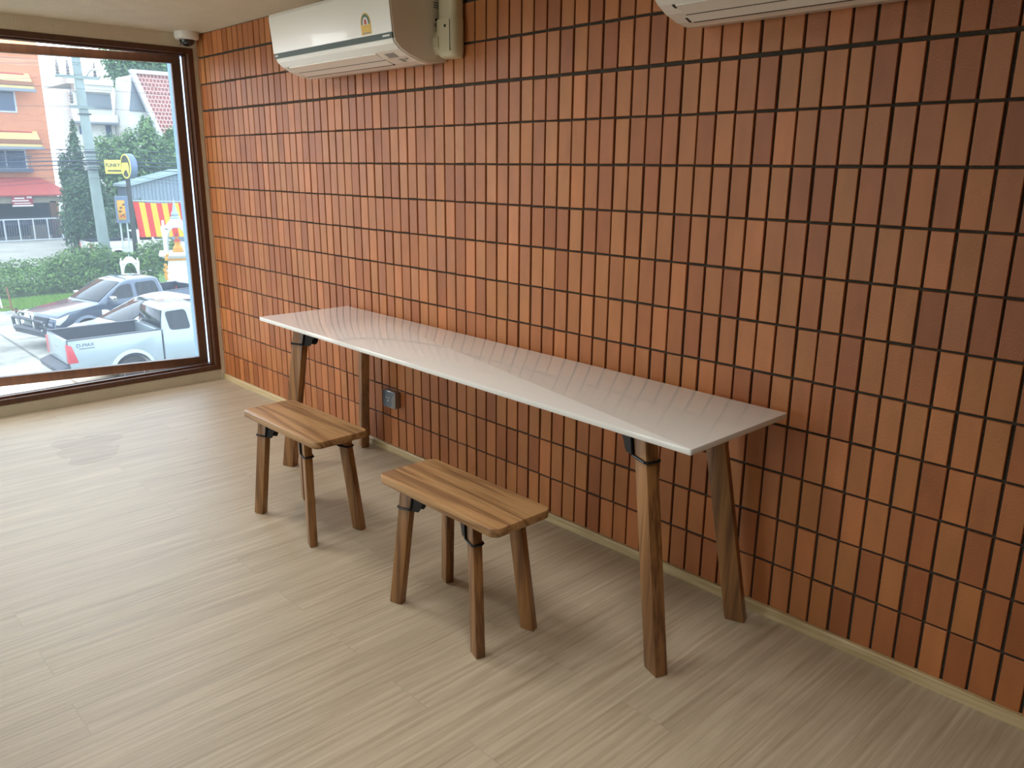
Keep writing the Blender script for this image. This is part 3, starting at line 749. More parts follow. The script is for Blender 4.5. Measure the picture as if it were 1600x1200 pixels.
        MB().box((.05, -hw+.12, .74), (.09, hw-.12, rz_-.01)).build('tailgate_liner', O['liner'], tg)
        MB().box((-.02, -.09, 1.03), (-.008, .09, 1.09)).build('tailgate_handle', O['chrome'], tg, bevel=.004)
        MB().box((xb-.07, -hw+.1, .75), (xb, hw-.1, rz_)).build('headboard', paint, v, bevel=.01)
        bp_ = MB(); bp_.prism([(-.2, .5), (-.22, .62), (-.02, .7), (.1, .7), (.1, .42), (-.1, .42)], 1, -hw+.06, hw-.06); bp_.build('rear_bumper', O['plastic'], v, bevel=.02)
    else:
        MB().box((.0-.01, -hw+.25, belt-.3), (.05, hw-.25, belt-.12)).build('tail_lamp', O['lampr'], v, bevel=.01)
    for sd in (-1, 1):
        y0, y1 = sorted((sd*(hw-.42), sd*(hw-.0)))
        hp = [(L-.42, hood_z-.06), (L-.06, hood_z-.14), (L+.005, hood_z-.3), (L-.1, hood_z-.34), (L-.3, hood_z-.2)]
        MB().prism(hp, 1, *((y0, y1))).build('headlamp', O['lampc'], v, bevel=.02)
        mm = MB(); y0, y1 = sorted((sd*(hw-.04), sd*(hw+.2))); mm.box((xw-.42, y0, belt+.0), (xw-.3, y1, belt+.17)); mm.build('door_mirror', O['chrome'] if bull else paint, v, bevel=.03)
    for k, (xa, za) in enumerate(((xc0+.98, belt-.12), (xw-1.0, belt-.12)) if kind != 'pickup' or bull else ((xc0+.98, belt-.12),)):
        for sd in (-1, 1):
            y0, y1 = sorted((sd*(hw-.03), sd*(hw+.012))); MB().box((xa, y0, za-.02), (xa+.17, y1, za+.02)).build('door_handle', O['chrome'], v, bevel=.006)
    # door gaps
    for sd in (-1, 1):
        for xa in ((xc0+.0, xc0+.83, xw-.25) if kind == 'pickup' else (1.55, 2.45)):
            y0, y1 = sorted((sd*(hw-.03), sd*(hw-.0165))); MB().box((xa-.009, y0, .5), (xa+.009, y1, belt-.01)).build('door_gap', O['plastic'], v)
    if kind == 'pickup':
        MB().box((L-.02, -hw+.45, .62), (L+.035, hw-.45, hood_z-.14)).build('grille', O['plastic'] if bull else O['chrome'], v, bevel=.01)
    MB().prism([(L-.15, .38), (L+.08, .42), (L+.1, .62), (L-.1, .66)], 1, -hw+.04, hw-.04).build('front_bumper', O['plastic'] if bull else paint, v, bevel=.03)
    if bull:
        bb = MB()
        bb.box((L+.1, -hw+.05, .42), (L+.3, hw-.05, .56))
        bb.tube([(L+.28, -hw+.05, .55), (L+.36, -hw+.3, .6), (L+.38, 0, .62), (L+.36, hw-.3, .6), (L+.28, hw-.05, .55)], .06, 8)
        bb.tube([(L+.28, -hw+.05, .85), (L+.36, -hw+.3, .88), (L+.38, 0, .9), (L+.36, hw-.3, .88), (L+.28, hw-.05, .85)], .045, 8)
        for y in (-hw+.08, -.5, .5, hw-.08): bb.tube([(L+.3, y, .5), (L+.33, y, .87)], .045, 8)
        bb.build('bull_bar', O['plastic'], v)
        ch = MB()
        ch.tube([(L+.36, -.42, .6), (L+.36, -.42, 1.0), (L+.33, -.3, 1.08), (L+.33, .3, 1.08), (L+.36, .42, 1.0), (L+.36, .42, .6)], .035, 8)
        ch.build('chrome_bar', O['chrome'], v)
        for sd in (-1, 1):
            ch = MB(); ch.tube([(L+.32, sd*(hw-.42), .62), (L+.32, sd*(hw-.1), .62), (L+.3, sd*(hw-.06), .68), (L+.3, sd*(hw-.06), .8), (L+.32, sd*(hw-.1), .86), (L+.32, sd*(hw-.42), .86)], .028, 8, closed=True); ch.build('lamp_guard', O['chrome'], v)
    return v
sil = vehicle('silver pickup truck with an open cargo bed, closest to the window', O['silver'], (-14.8, 2.36, G), PI/2, 'pickup', 5.1, 1.76, 1.0, 1.2, 1.8, 2.14, 3.95, 1.38, 4.3,
        wins=([(2.33, 1.24), (2.84, 1.23), (2.78, 1.71), (2.27, 1.69)], [(2.98, 1.25), (3.7, 1.25), (3.2, 1.7), (2.93, 1.71)]), rake=.75)
text('side_lettering', 'D-MAX', .12, T(.38, -.868, 1.15) @ RX(PI/2), O['decal'], sil, .004)
dl = MB(); dl.box((.24, -.872, 1.065), (.58, -.866, 1.08)); dl.build('side_stripe', O['decal'], sil)
a = math.radians(-77)
fcx, fcy = -20.08, 3.25; Lb = 5.1
vehicle('dark slate blue double-cab pickup truck with a black and chrome bull bar', O['blue'], (fcx-.225*Lb, fcy+.974*Lb, G), a, 'pickup', Lb, 1.82, 1.05, 1.2, 1.76, 1.6, 3.75, 1.15, 4.2,
        wins=([(1.78, 1.25), (2.52, 1.25), (2.52, 1.66), (1.86, 1.66)], [(2.66, 1.25), (3.48, 1.25), (3.05, 1.62), (2.66, 1.66)]), rake=.9, bull=True)
Ls = 4.3
vehicle('white car parked between the silver and the dark blue pickup trucks', O['whitec'], (-17.2-.225*Ls, 3.5+.974*Ls, G), a, 'car', Ls, 1.68, .95, 1.0, 1.54, .55, 3.35, .8, 3.4, wr=.31, name='car', cat='car',
        wins=([(.95, 1.05), (1.6, 1.05), (1.6, 1.45), (1.3, 1.43)], [(1.68, 1.05), (2.85, 1.05), (2.35, 1.4), (1.68, 1.46)]), rake=1.25, roofmat=None)
vehicle('white pickup truck on the far side of the hedges, behind the utility pole', O['whitec'], (-39.7, 10.2, G), PI/2, 'pickup', 5.2, 1.8, 1.02, 1.2, 1.74, 2.3, 4.0, 1.3, 4.3,
        wins=([(2.45, 1.26), (3.1, 1.25), (3.05, 1.66), (2.5, 1.63)], [(3.2, 1.27), (3.75, 1.27), (3.25, 1.66), (3.18, 1.66)]), rake=.75)

# ---- utility pole
up = thing('utility_pole', 'grey concrete utility pole with insulators, carrying the overhead cables', 'utility pole', (-33, 9.15, G))
m = MB(); m.hexa([(-.2, -.2, 0), (.2, -.2, 0), (.2, .22, 0), (-.2, .22, 0)], [(-.12, -.4, 10.2), (.12, -.4, 10.2), (.12, -.12, 10.2), (-.12, -.12, 10.2)])
m.build('shaft', O['pole'], up, bevel=.02)
def py(z): return .01-.27*z/10.2
for z in (8.9, 7.7):
    b_ = MB(); b_.box((.1, -1.15 if z > 8 else -.75, z-.28), (.22, .55 if z > 8 else .2, z-.16)); b_.build('crossarm', O['pole'], up)
for y, z in ((-1.05, 8.9), (-.65, 8.9), (.4, 8.9), (-.65, 7.8)):
    MB().lathe([(.02, -.2), (.04, -.2), (.09, -.1), (.05, -.06), (.085, .02), (.05, .06), (.08, .14), (.03, .3), (.03, .42)], 12, T(.16, y, z)).build('insulator', O['ins'], up)
for z in (5.2, 5.65, 4.9, 7.2):
    MB().box((-.2, py(z)-.2, z-.03), (.2, py(z)+.24, z+.03)).build('steel_band', O['plastic'], up)
sl = MB(); sl.tube([(.1, .05, 8.7), (.2, .2, 8.95), (.25, .3, 9.0)], .03, 8); sl.build('lamp_arm', O['pole'], up)
MB().lathe([(0, -.06), (.16, -.04), (.2, .02), (.1, .08), (0, .1)], 16, T(.28, .45, 9.0) @ Matrix.Diagonal((.6, 1.1, .8, 1)), cap=False).build('lamp_head', O['white'], up)
# ---- cables
cabs = [('thin overhead wire at the very top, meeting the pole insulators', 9.25, -1.0, .012, .12), ('thin overhead wire just below the top wire', 9.2, -.6, .012, .55), ('thin overhead wire crossing the top of the orange building', 8.85, .4, .012, .9),
        ('thin overhead wire halfway down the upper pole', 8.2, -.6, .014, .03), ('thin sagging wire over the upper awning', 7.5, 0, .012, .25),
        ('thick black cable, topmost of the low bundle', 5.75, 0, .022, .12), ('thick black cable of the low bundle, second from the top', 5.6, 0, .026, .2), ('black cable in the upper middle of the low bundle', 5.45, 0, .03, .22),
        ('thickest black cable in the middle of the low bundle', 5.3, 0, .05, .2), ('black cable in the lower middle of the low bundle', 5.15, 0, .045, .26), ('black cable at the bottom of the low bundle', 5.0, 0, .03, .3), ('thin black wire hanging below the low bundle', 4.8, 0, .015, .7), ('thin black wire sagging lowest, across the orange wall', 4.55, 0, .012, .5)]
for i, (lb, z, dy, r, sag) in enumerate(cabs):
    pts = []
    for k in range(41):
        y = -14+k*.575*2 if False else -12+k*1.05
        t = (y-9+.0)/20.0; s_ = -sag*(1-(2*((abs(y-9-dy)/21) % 1)-1)**2)
        pts.append((-32.72+.025*i, y, G+z+s_))
    tag(MB().tube(pts, r*.62, 6).build('overhead_cable', O['cable']), lb, 'cable', 'overhead cables on the utility pole')
# ---- signs
sg = thing('pole_sign', 'round black and yellow sign with a yellow panel on a black post', 'sign', (-31.8, 10.05, G))
m = MB(); m.hexa([(-.09, -.09, 0), (.09, -.09, 0), (.09, .09, 0), (-.09, .09, 0)], [(-.07, -.07, 5.0), (.07, -.07, 5.0), (.07, .07, 5.0), (-.07, .07, 5.0)]); m.build('post', O['signk'], sg)
FM = T(.42, -.02, 5.06) @ RZ(math.radians(-86))      # face normal along local +x, looking down the street
disc = MB().lathe([(0, -.14), (.52, -.14), (.52, .14), (0, .14)], 40, FM @ RY(PI/2), cap=False)
d = disc.build('round_box', O['signg'], sg, bevel=.02)
MB().lathe([(0, 0), (.5, 0), (.5, .012), (0, .012)], 40, FM @ T(.14, 0, 0) @ RY(PI/2), cap=False).build('black_face', O['signk'], d)
MB().lathe([(.455, 0), (.51, 0), (.51, .02), (.455, .02), (.455, 0)], 40, FM @ T(.145, 0, 0) @ RY(PI/2), cap=False).build('yellow_ring', O['signy'], d)
q = [(-.34, .14), (.24, .16), (.36, -.06), (.26, -.36), (.1, -.14), (-.12, -.18), (-.3, -.36), (-.38, -.05)]
m = MB(); m.add([(.175, y, z) for y, z in q]+[(.15, y, z) for y, z in q], [list(range(8))[::-1], list(range(8, 16))]+[(i, (i+1) % 8, 8+(i+1) % 8, 8+i) for i in range(8)], M=FM); m.build('yellow_emblem', O['signy'], d)
PMx = T(-.1-.4*.5, -.02-.4*.87, 5.03) @ RZ(math.radians(-30))
pn = MB().box((-.05, -.4, -.29), (.05, .4, .29), PMx).build('yellow_panel', O['signy'], sg, bevel=.01)
text('lettering', 'FUNKY', .215, PMx @ T(.054, -.075, .06) @ RZ(PI/2) @ RX(PI/2), O['signk'], pn, .003, .84, .006)
MB().box((.05, -.3, -.2), (.056, .34, -.13), PMx).build('small_print', O['signk'], pn)
MB().box((-.55, -.05, 5.36), (0, 0, 5.41)).build('bracket', O['signk'], sg)
lsn = thing('drum_sign', 'small drum-shaped sign with yellow artwork on two thin posts, left of the black sign post', 'sign', (-35, 10.72, G))
m = MB(); m.rings([[(x, y, z) for x, y in rounded_rect(-.18, .18, -.3, .34, .17)] for z in (2.45, 2.5, 3.55, 3.68)]); m.build('drum', O['signg'], lsn)
m = MB()
rr_ = random.Random(4)
MB().box((.175, -.28, 2.6), (.2, .06, 3.5)).build('artwork_panel', O['gold'], lsn, bevel=.01)
for k in range(9):
    y = rr_.uniform(-.25, -.02); z = rr_.uniform(2.65, 3.4); MB().box((.2, y, z), (.206, y+rr_.uniform(.05, .12), z+rr_.uniform(.03, .09))).build('artwork_mark', O['signk'] if k % 3 else O['bred'], lsn)
m = MB(); m.box((-.03, -.2, 0), (.03, -.14, 2.5)); m.box((-.03, .1, 0), (.03, .16, 2.5)); m.build('post', O['fencew'], lsn)

# ---- striped banner
bn = thing('striped_banner', 'red and yellow vertically striped fabric banner hanging above the white pickup', 'banner', (-36.4, 11.7, G))
cols = 9; Wb = 2.5
for k in range(cols):
    y0 = Wb*k/cols; y1 = Wb*(k+1)/cols; vs = []; fs = []; n = 5; R2 = 8
    for i in range(n+1):
        y = y0+(y1-y0)*i/n
        for j in range(R2+1):
            t = j/R2; zt = 3.35-.1*y/Wb-.05*math.sin(PI*y/Wb); zb_ = 1.62-.1*y/Wb
            vs.append((.05*math.sin(y*7)*t, y+.15*t, zt+(zb_-zt)*t))
    for i in range(n):
        for j in range(R2): fs.append((i*(R2+1)+j, (i+1)*(R2+1)+j, (i+1)*(R2+1)+j+1, i*(R2+1)+j+1))
    m = MB().add(vs, fs, True); m.add([(x-.01, y, z) for x, y, z in vs], [f[::-1] for f in fs], True)
    m.build('red_stripe' if k % 2 == 0 else 'yellow_stripe', O['bred' if k % 2 == 0 else 'byel'], bn)
m = MB(); m.tube([(0, -.05, 3.4), (0, Wb+.1, 3.3)], .02, 8); m.build('rope', O['fencew'], bn)
for y in (-.05, Wb+.15):
    m = MB(); m.box((-.03, y-.03, 0), (.03, y+.03, 3.45)); m.build('pole', O['plastic'], bn)

# ---- spirit houses
def arch_pts(w_, h, n=8):
    L_ = [(-w_, 0), (-w_, h*.3)]; 
    for k in range(1, n): t = k/n; L_.append((-w_*math.cos(t*PI/2)**.8, h*.3+h*.7*math.sin(t*PI/2)**1.15))
    L_.append((0, h)); return L_+[(-x, z) for x, z in L_[:-1][::-1]]
def spirit(label, loc, rz, s, ped, spk=1.0):
    v = thing('spirit_house', label, 'shrine', loc, rz, 'white spirit houses'); v.scale = (s, s, s)
    h = ped
    def sq(w_, z): return [(-w_, -w_, z), (w_, -w_, z), (w_, w_, z), (-w_, w_, z)]
    MB().rings([sq(.62, 0), sq(.56, h*.3), sq(.44, h*.75), sq(.4, h*.88)], smooth=False).build('pedestal', O['white'], v)
    MB().rings([sq(.4, h*.88), sq(.4, h*.93), sq(.52, h*.95), sq(.7, h), sq(.7, h+.09)], smooth=False).build('platform', O['white'], v, bevel=.008)
    MB().rings([sq(.405, h*.885), sq(.405, h*.925)], smooth=False).build('gold_band', O['gold'], v)
    # cross-gabled house with a pointed arch opening in each side
    z0 = h+.09
    AP = arch_pts(.36, .98)
    for k in range(4):
        out = [(-.46, 0), (-.5, .55), (-.56, .98), (-.3, .86), (0, 1.22), (.3, .86), (.56, .98), (.5, .55), (.46, 0)]
        ring = out+[(x, z) for x, z in AP[::-1]]
        M_ = RZ(k*PI/2)
        n = len(ring); lo = [(.42, y, z0+z) for y, z in ring]; hi = [(.5, y*1.0, z0+z) for y, z in ring]
        MB().add(lo+hi, [list(range(n)), list(range(n, 2*n))[::-1]]+[(i, (i+1) % n, n+(i+1) % n, n+i) for i in range(n)], M=M_).build('arched_gable', O['white'], v)
        tr_ = MB().tube([(.51, y, z0+z) for y, z in AP], .016, 6, M=M_); tr_.build('arch_moulding', O['spire'], v)
    MB().rings([sq(.46, z0+.95), sq(.3, z0+1.1), sq(.16, z0+1.28)], smooth=False).build('roof', O['white'], v)
    MB().lathe([(.17, 0), (.2, .06), (.12, .12), (.15, .2), (.08, .32), (.05, .5), (.015, .75), (0, .8)], 16, T(0, 0, z0+1.26) @ Matrix.Diagonal((spk, spk, spk, 1)), cap=False).build('spire', O['spire'], v)
    return v, z0
sx, sy = -25.6, 9.55
v, z0 = spirit('large white spirit house on a flared pedestal, right of the dark blue pickup', (sx, sy, G), math.radians(-22), .98, 1.86)
fg = thing('shrine_figure', 'golden and red seated figurine inside the large white spirit house', 'figurine', (sx+.02, sy-.02, G+z0*.98), math.radians(-22))
MB().lathe([(0, 0), (.2, 0), (.21, .05), (.17, .09), (.19, .14), (.15, .2), (.1, .28), (.12, .38), (.1, .46), (.05, .5), (.055, .56), (.06, .6), (.03, .68), (.01, .76), (0, .78)], 16, cap=False).build('body', O['gold'], fg)
MB().lathe([(.1, .36), (.13, .4), (.11, .47), (.05, .5)], 16, cap=False).build('red_shawl', O['redp'], fg)
MB().lathe([(.062, .58), (.07, .62), (.035, .7), (0, .76)], 16, cap=False).build('red_headdress', O['redp'], fg)
spirit('small white spirit house behind the roof of the dark blue pickup', (-24.2, 7.25, G), math.radians(-18), .58, 2.05, .3)
for i, (x, y, z, lb) in enumerate(((-24.9, 8.75, 1.0, 'yellow flower garland hanging at the left of the large spirit house'), (-24.9, 8.82, 1.72, 'small yellow offering on the ledge of the large spirit house'))):
    m = MB()
    for k in range(10 if i == 0 else 4): m.lathe([(0, -.05), (.05, -.03), (.06, 0), (.05, .03), (0, .05)], 8, T(x+random.uniform(-.03, .03), y+random.uniform(-.04, .04), G+z+k*.06), cap=False)
    tag(m.build('garland' if i == 0 else 'flower_offering', O['gold']), lb, 'garland' if i == 0 else 'offering')

# ---- barrier stand on wheels
bs2 = thing('barrier_stand', 'rusty wheeled barrier stand with a white pole at the far left of the lot', 'barrier', (-26.7, 3.75, G))
m = MB(); m.tube([(0, .18, .1), (0, .1, .95)], .03, 8); m.build('rusty_pole', O['rust'], bs2)
m = MB(); m.tube([(.05, -.14, .25), (.05, -.2, 1.0)], .028, 8); m.build('white_pole', O['signw'], bs2)
m = MB(); m.tube([(0, .16, .25), (.02, -.6, .25)], .02, 6); m.build('cross_rail', O['rust'], bs2)
for x, y in ((.1, .28), (.55, .36)):
    MB().lathe([(0, -.03), (.1, -.03), (.11, 0), (.1, .03), (0, .03)], 16, T(x, y, .11) @ RX(PI/2), cap=False).build('wheel', O['tyre'], bs2)
m = MB(); m.tube([(.0, .2, .12), (.3, .3, .14), (.55, .36, .12)], .025, 6); m.build('axle', O['rust'], bs2)

# ---- fence in front of the old shophouse
fn = thing('metal_fence', 'long metal fence with white posts and thin dark bars across the street', 'fence', (-57, 0, G))
ys = [7.6+.87*k for k in range(9)]
for y in ys: MB().box((-.04, y-.04, 0), (.04, y+.04, 1.5)).build('post', O['fencew'], fn)
m = MB(); m.box((-.03, 6, 1.42), (.03, 15.2, 1.5)); m.build('top_rail', O['fencew'], fn)
m = MB(); m.box((-.03, 6, .02), (.03, 15.2, .1)); m.build('bottom_rail', O['fencew'], fn)
m = MB()
for k in range(60):
    y = 6.1+.15*k; m.box((-.015, y-.02, .08), (.015, y+.02, 1.62))
tag(m.build('bars', O['fence'], fn), 'thin dark vertical bars', kind='stuff')

# ---- orange brick shophouse
sp_ = thing('shophouse', 'orange brick-faced building with striped cream window awnings, left edge', 'building', (-62, 0, G))
MB().box((-3.2, -6, 0), (0, 14.95, 15.5)).build('facade', O['brickb'], sp_)
def bwin(y0, y1, z0_, z1_, nm='window', n=2):
    f = MB().box((0, y0-.08, z0_-.08), (.1, y1+.08, z1_+.08)).build(nm, O['fencew'], sp_)
    for k in range(n): MB().box((.06, y0+(y1-y0)*k/n+.04, z0_+.03), (.12, y0+(y1-y0)*(k+1)/n-.04, z1_-.03)).build('pane', O['dkwin'], f)
bwin(10.6, 13.05, 8.65, 10.0)
bwin(6.6, 9.4, 8.65, 10.0)
for z, y1 in ((10.1, 14.1), (6.2, 14.1)):
    aw = MB().prism([(0, z+1.15), (.25, z+1.15), (1.3, z+.25), (1.3, z), (1.22, z), (1.15, z+.2), (0, z+.95)], 1, 6, y1).build('awning', O['cream'], sp_)
    # axis=1 prism gives (x, y, z)
    st_ = MB()
    for k in range(1): st_.prism([(.3, z+1.14), (.42, z+1.03), (.4, z+1.0), (.28, z+1.1)], 1, 6, y1-.3)
    st_.build('awning_stripe', O['redroof'], aw)
    MB().prism([(.95, z+.56), (1.32, z+.26), (1.3, z+.22), (.93, z+.52)], 1, 6, y1+.05).build('lower_stripe', O['rust'], aw)
    MB().box((1.15, 6, z-.15), (1.4, y1+.1, z+.05)).build('gutter', O['greyr'], aw)
bwin(7.0, 13.2, 4.75, 6.0, 'grille_window', 5)
bal = MB()
for k in range(18): bal.box((.5, 6.2+.42*k, 4.7), (.54, 6.24+.42*k, 5.6))
bal.box((.48, 6, 5.55), (.56, 13.5, 5.63)); bal.box((.48, 6, 4.65), (.56, 13.5, 4.75)); bal.box((0, 6, 4.5), (.6, 13.5, 4.65))
bal.build('balcony_rail', O['fence'], sp_)
for z in (10.4, 8.5, 8.2, 7.9, 8.75): pass
# ---- porch with a red roof
pr = thing('porch', 'porch with a red corrugated roof on brown posts, behind the metal fence', 'porch', (-58, 0, G))
m = MB(); m.hexa([(.6, 2, 2.95), (.6, 14.9, 2.95), (-3.9, 13.9, 4.0), (-3.9, 2, 4.0)], [(.6, 2, 3.05), (.6, 14.9, 3.05), (-3.9, 13.9, 4.15), (-3.9, 2, 4.15)]); m.build('roof', O['redroof'], pr)
MB().box((.25, 2, 2.5), (.4, 14.3, 2.92)).build('beam', O['beam'], pr)
for y in (13.5, 9.0, 4.5): MB().box((0, y-.2, 0), (.4, y+.2, 2.6)).build('post', O['post'], pr)
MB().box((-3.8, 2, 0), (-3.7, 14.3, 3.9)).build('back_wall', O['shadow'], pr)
MB().box((-1.2, 12.2, 0), (-.9, 13.2, .9)).build('potted_ledge', O['beam'], pr)
MB().box((-2.2, 10.9, .9), (-1.9, 12.7, 1.1)).build('counter', O['fence'], pr)
bn2 = thing('notice_banner', 'maroon banner with white lettering hanging under the red porch roof', 'banner', (-57.5, 11.6, G))
MB().box((0, -.62, 2.28), (.03, .64, 3.02)).build('cloth', O['maroon'], bn2)
m = MB(); m.box((.03, -.6, 2.62), (.036, .4, 2.7)); m.build('white_line', O['signw'], bn2)
m = MB(); m.box((.03, -.45, 2.78), (.036, .15, 2.87)); m.build('white_line', O['signw'], bn2)
m = MB(); m.box((.03, -.62, 2.28), (.036, .64, 2.38)); m.build('white_line', O['signw'], bn2)
m = MB(); m.box((.03, .3, 2.82), (.036, .6, 3.0)); m.build('white_panel', O['signw'], bn2)
m = MB(); m.box((.03, -.5, 2.46), (.036, .5, 2.52)); m.build('white_line', O['signw'], bn2)
bt = thing('brick_pier', 'short reddish brick pier at the right end of the fence', 'pier', (-58.4, 15.0, G))
MB().box((-.3, -.35, 0), (.3, .35, 2.3)).build('shaft', O['rust'], bt); MB().box((-.35, -.4, 2.3), (.35, .4, 2.42)).build('cap', O['beam'], bt)

# ---- white house, red-tiled house, shed
wh = thing('white_house', 'flat-roofed white house behind the trees, right of the utility pole', 'house', (-62, 0, G))
MB().box((-7, 17.1, 0), (-1.5, 20.1, 10.4)).build('walls', O['white'], wh)
MB().box((-7.2, 16.9, 10.9), (-.9, 20.15, 11.35)).build('roof_slab', O['white'], wh)
MB().box((-1.9, 17.4, 10.4), (-1.1, 20.1, 10.9)).build('parapet', O['white'], wh)
MB().box((-1.5, 17.6, 9.2), (-1.4, 20.0, 10.3)).build('recess', O['greyr'], wh)
MB().box((-1.5, 16.9, 8.05), (-.6, 20.1, 8.2)).build('balcony_slab', O['greyr'], wh)
MB().box((-.75, 16.9, 8.2), (-.6, 20.1, 8.75)).build('balcony_wall', O['white'], wh)
MB().box((-1.48, 19.4, 7.0), (-1.4, 19.8, 8.0)).build('window', O['dkwin'], wh)
MB().box((-1.48, 17.5, 7.3), (-1.4, 17.9, 7.9)).build('window', O['dkwin'], wh)
rh = thing('red_roofed_house', 'house with a steep red tiled roof and white gable trim, behind the trees', 'house', (-60, 0, G))
# gable wall facing left-front, roof slope facing the viewer
MB().prism([(20.2, 0), (24, 0), (24, 11.4), (20.75, 11.6), (20.2, 8)], 0, -4, -.6).build('walls', O['white'], rh)
m = MB(); m.hexa([(.9, 23.0, 4.6), (.9, 34, 4.6), (.7, 34, 4.5), (.7, 23.0, 4.5)], [(-.2, 20.75, 11.75), (-.2, 34, 11.75), (-.4, 34, 11.65), (-.4, 20.75, 11.65)]); m.build('tiled_roof', O['tileroof'], rh)
m = MB(); m.hexa([(1.0, 22.7, 4.5), (1.0, 23.05, 4.5), (.6, 23.05, 4.5), (.6, 22.7, 4.5)], [(0, 20.5, 11.9), (0, 20.85, 11.9), (-.4, 20.85, 11.9), (-.4, 20.5, 11.9)]); m.build('barge_board', O['fencew'], rh)
MB().box((-.5, 20.6, 11.7), (0, 34, 11.95)).build('ridge', O['white'], rh)
m = MB(); m.add([(-.55, 20.3, 9.0), (-.55, 20.75, 11.2), (-.55, 21.7, 9.0), (-.5, 20.3, 9.0), (-.5, 20.75, 11.2), (-.5, 21.7, 9.0)], [(0, 1, 2), (5, 4, 3), (0, 3, 4, 1), (1, 4, 5, 2), (2, 5, 3, 0)]); m.build('gable_panel', O['greyr'], rh)
sd_ = thing('metal_shed', 'grey corrugated metal shed above the striped banner', 'shed', (-44.6, 0, G))
corr = tile_mat('corrugated_sheet', (126, 140, 152), (118, 132, 144), (96, 108, 122), .22, 6, .03, .5, 'yz', 0)
m = MB(); m.prism([(14.3, 0), (19.5, 0), (19.5, 4.6), (17.5, 4.6), (14.3, 3.85)], 0, -1.9, 0); m.build('walls', corr, sd_)
m = MB(); m.prism([(14.1, 3.85), (17.55, 4.7), (21, 4.6), (21, 4.72), (17.55, 4.85), (14.1, 4.0)], 0, -2.0, .35); m.build('roof', O['spire'], sd_)
MB().box((0, 17.2, 2.6), (1.6, 21, 2.9)).build('side_roof', O['spire'], sd_)

# ---- trees
tree('dark narrow conifer left of the utility pole', (-49.5, 12.7), [(-49.5, 12.8, G+2.2, 1.2, 1.0, 1.8), (-49.5, 12.9, G+4.0, .9, .8, 1.5), (-49.5, 13.0, G+5.6, .5, .42, 1.3), (-49.5, 13.1, G+6.9, .2, .16, .9), (-49.5, 12.3, G+4.6, .35, .3, 1.2), (-49.5, 13.9, G+4.0, .4, .5, 1.0)], 5200, .13, O['dark'], 11, name='conifer_tree')
tree('bushy dark green tree directly behind the utility pole', (-46, 12.6), [(-46, 11.9, G+1.6, .95, 1.1, 1.6), (-46, 12.6, G+2.8, .95, 1.1, 1.5), (-46.2, 12.2, G+3.6, .9, .9, .9)], 5200, .13, O['dark'], 12)
tree('broad leafy tree right of the utility pole, behind the round sign', (-49, 15.8), [(-49, 15.2, G+5.3, 1.5, 1.6, 1.6), (-49, 16.8, G+5.6, 1.5, 1.6, 1.8), (-49, 18.2, G+5.2, 1.4, 1.5, 1.5), (-48.6, 16.0, G+3.4, 1.5, 2.0, 1.6), (-48.6, 18.2, G+3.2, 1.4, 1.6, 1.4), (-49, 17.3, G+7.3, .5, .5, .9)], 12000, .15, O['tree'], 13)
tree('pale leafy tree in front of the red tiled roof', (-52.6, 21.2), [(-52.6, 20.6, G+6.6, 1.0, 1.0, 1.1), (-52.6, 21.8, G+5.2, 1.2, 1.3, 1.4), (-52.3, 21.2, G+3.6, 1.3, 1.3, 1.4)], 6000, .14, O['tree'], 14)
tree('low leafy tree under the drum sign and round sign', (-43, 13.4), [(-43, 13.2, G+1.5, 1.0, 1.4, 1.4), (-42.6, 13.9, G+2.0, .9, .9, 1.2)], 4200, .12, O['dark'], 15)
tree('distant tall tree showing above the white house roof', (-85, 29), [(-85, 29.0, G+15, 2.5, 2.2, 3.0), (-85, 32.0, G+14.4, 2.2, 2.4, 2.4)], 5500, .26, O['back'], 16)
tree('distant tree line above the red tiled roof', (-90, 38), [(-90, 36, G+15.4, 2, 2.8, 1.4), (-90, 40, G+15.2, 2, 2.8, 1.3)], 3600, .26, O['back'], 17)

# ---- pale blue column just outside the window
cl = MB().box((-1.9, .53, G), (-1.5, 1.8, 3.4)).build('building_column', O['column']); tag(cl, 'pale blue painted column just outside the right edge of the window', 'column')
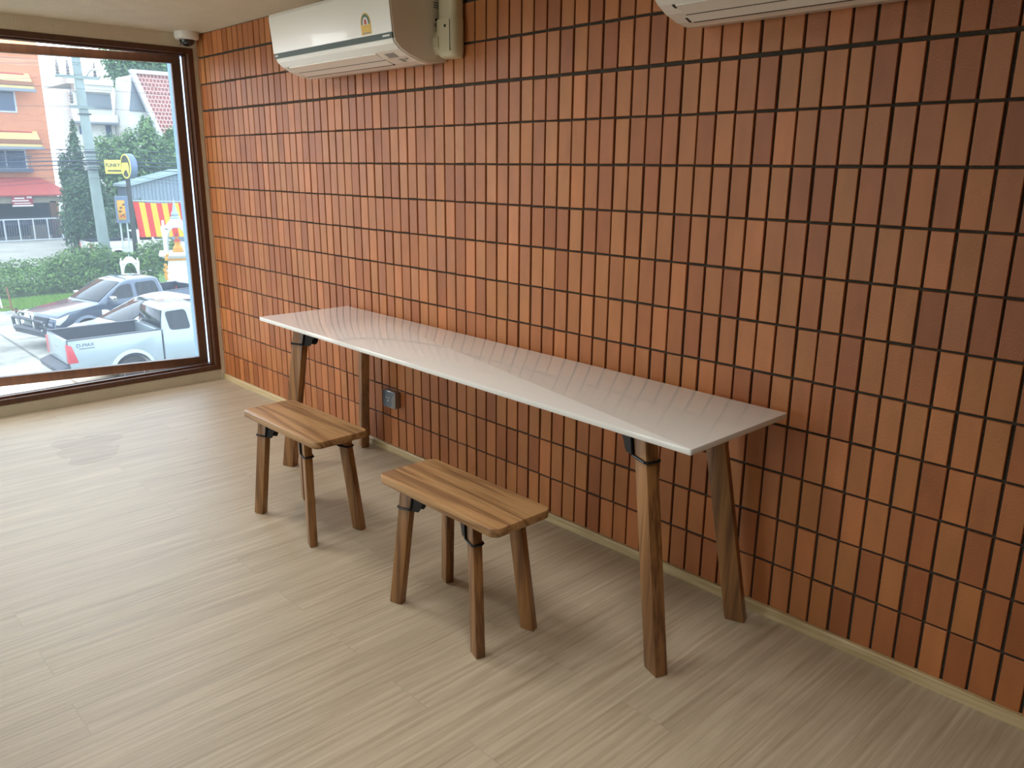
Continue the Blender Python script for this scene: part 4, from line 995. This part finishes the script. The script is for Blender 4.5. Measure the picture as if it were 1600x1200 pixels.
#@@END@@
# ------------------------------------------------------------------ camera and light
cam = bpy.data.cameras.new('camera'); co = bpy.data.objects.new('camera', cam); C.objects.link(co)
co.location = (5.8745, -2.516, 1.6039); co.rotation_euler = (1.3048, -.008, .8136)
cam.sensor_width = 36; cam.lens = 1250.6/1600*36; cam.clip_end = 500; cam.clip_start = .05
S.camera = co
w = bpy.data.worlds.new('overcast'); S.world = w; w.use_nodes = True
bg = w.node_tree.nodes['Background']; bg.inputs[0].default_value = (.98, .99, 1.0, 1); bg.inputs[1].default_value = SKY = 8.0
for (a, bb2) in OP:
    l = bpy.data.lights.new('portal', 'AREA'); l.shape = 'RECTANGLE'; l.size = a-bb2; l.size_y = 2.3; l.cycles.is_portal = True
    o = bpy.data.objects.new('portal', l); C.objects.link(o); o.location = (-.01-.12, (a+bb2)/2, 1.225); o.rotation_euler = (0, -PI/2, 0)
    l.size, l.size_y = 2.3, a-bb2
for (a, bb2) in FW:
    l = bpy.data.lights.new('portal', 'AREA'); l.shape = 'RECTANGLE'; l.size = bb2-a; l.size_y = 2.25; l.cycles.is_portal = True
    o = bpy.data.objects.new('portal', l); C.objects.link(o); o.location = ((a+bb2)/2, YF-.16, 1.215); o.rotation_euler = (PI/2, 0, 0)
for k, (x, y, pw, spr) in enumerate(((1.7, -1.4, 16, 170), (3.5, -1.4, 10, 160), (5.1, -1.6, 6.5, 95))):  # unseen lamps added to brighten the floor and tabletop
    f = thing('added_ceiling_light', 'added square ceiling light panel out of view, brightening the floor and tabletop', 'light', (x, y, ZC), 0, 'added unseen ceiling light panels')
    MB().box((-.31, -.31, -.03), (.31, .31, 0)).build('housing', M['whitep'], f, bevel=.003)
    l = bpy.data.lights.new('lamp', 'AREA'); l.shape = 'SQUARE'; l.size = .58; l.energy = pw; l.color = (1.0, .97, .92)
    l.spread = math.radians(spr); o = bpy.data.objects.new('lamp', l); C.objects.link(o); o.parent = f; o.location = (0, 0, -.032)
vs = S.view_settings; vs.view_transform = 'Standard'; vs.look = 'None'; vs.exposure = .2; vs.gamma = 1; vs.use_curve_mapping = False
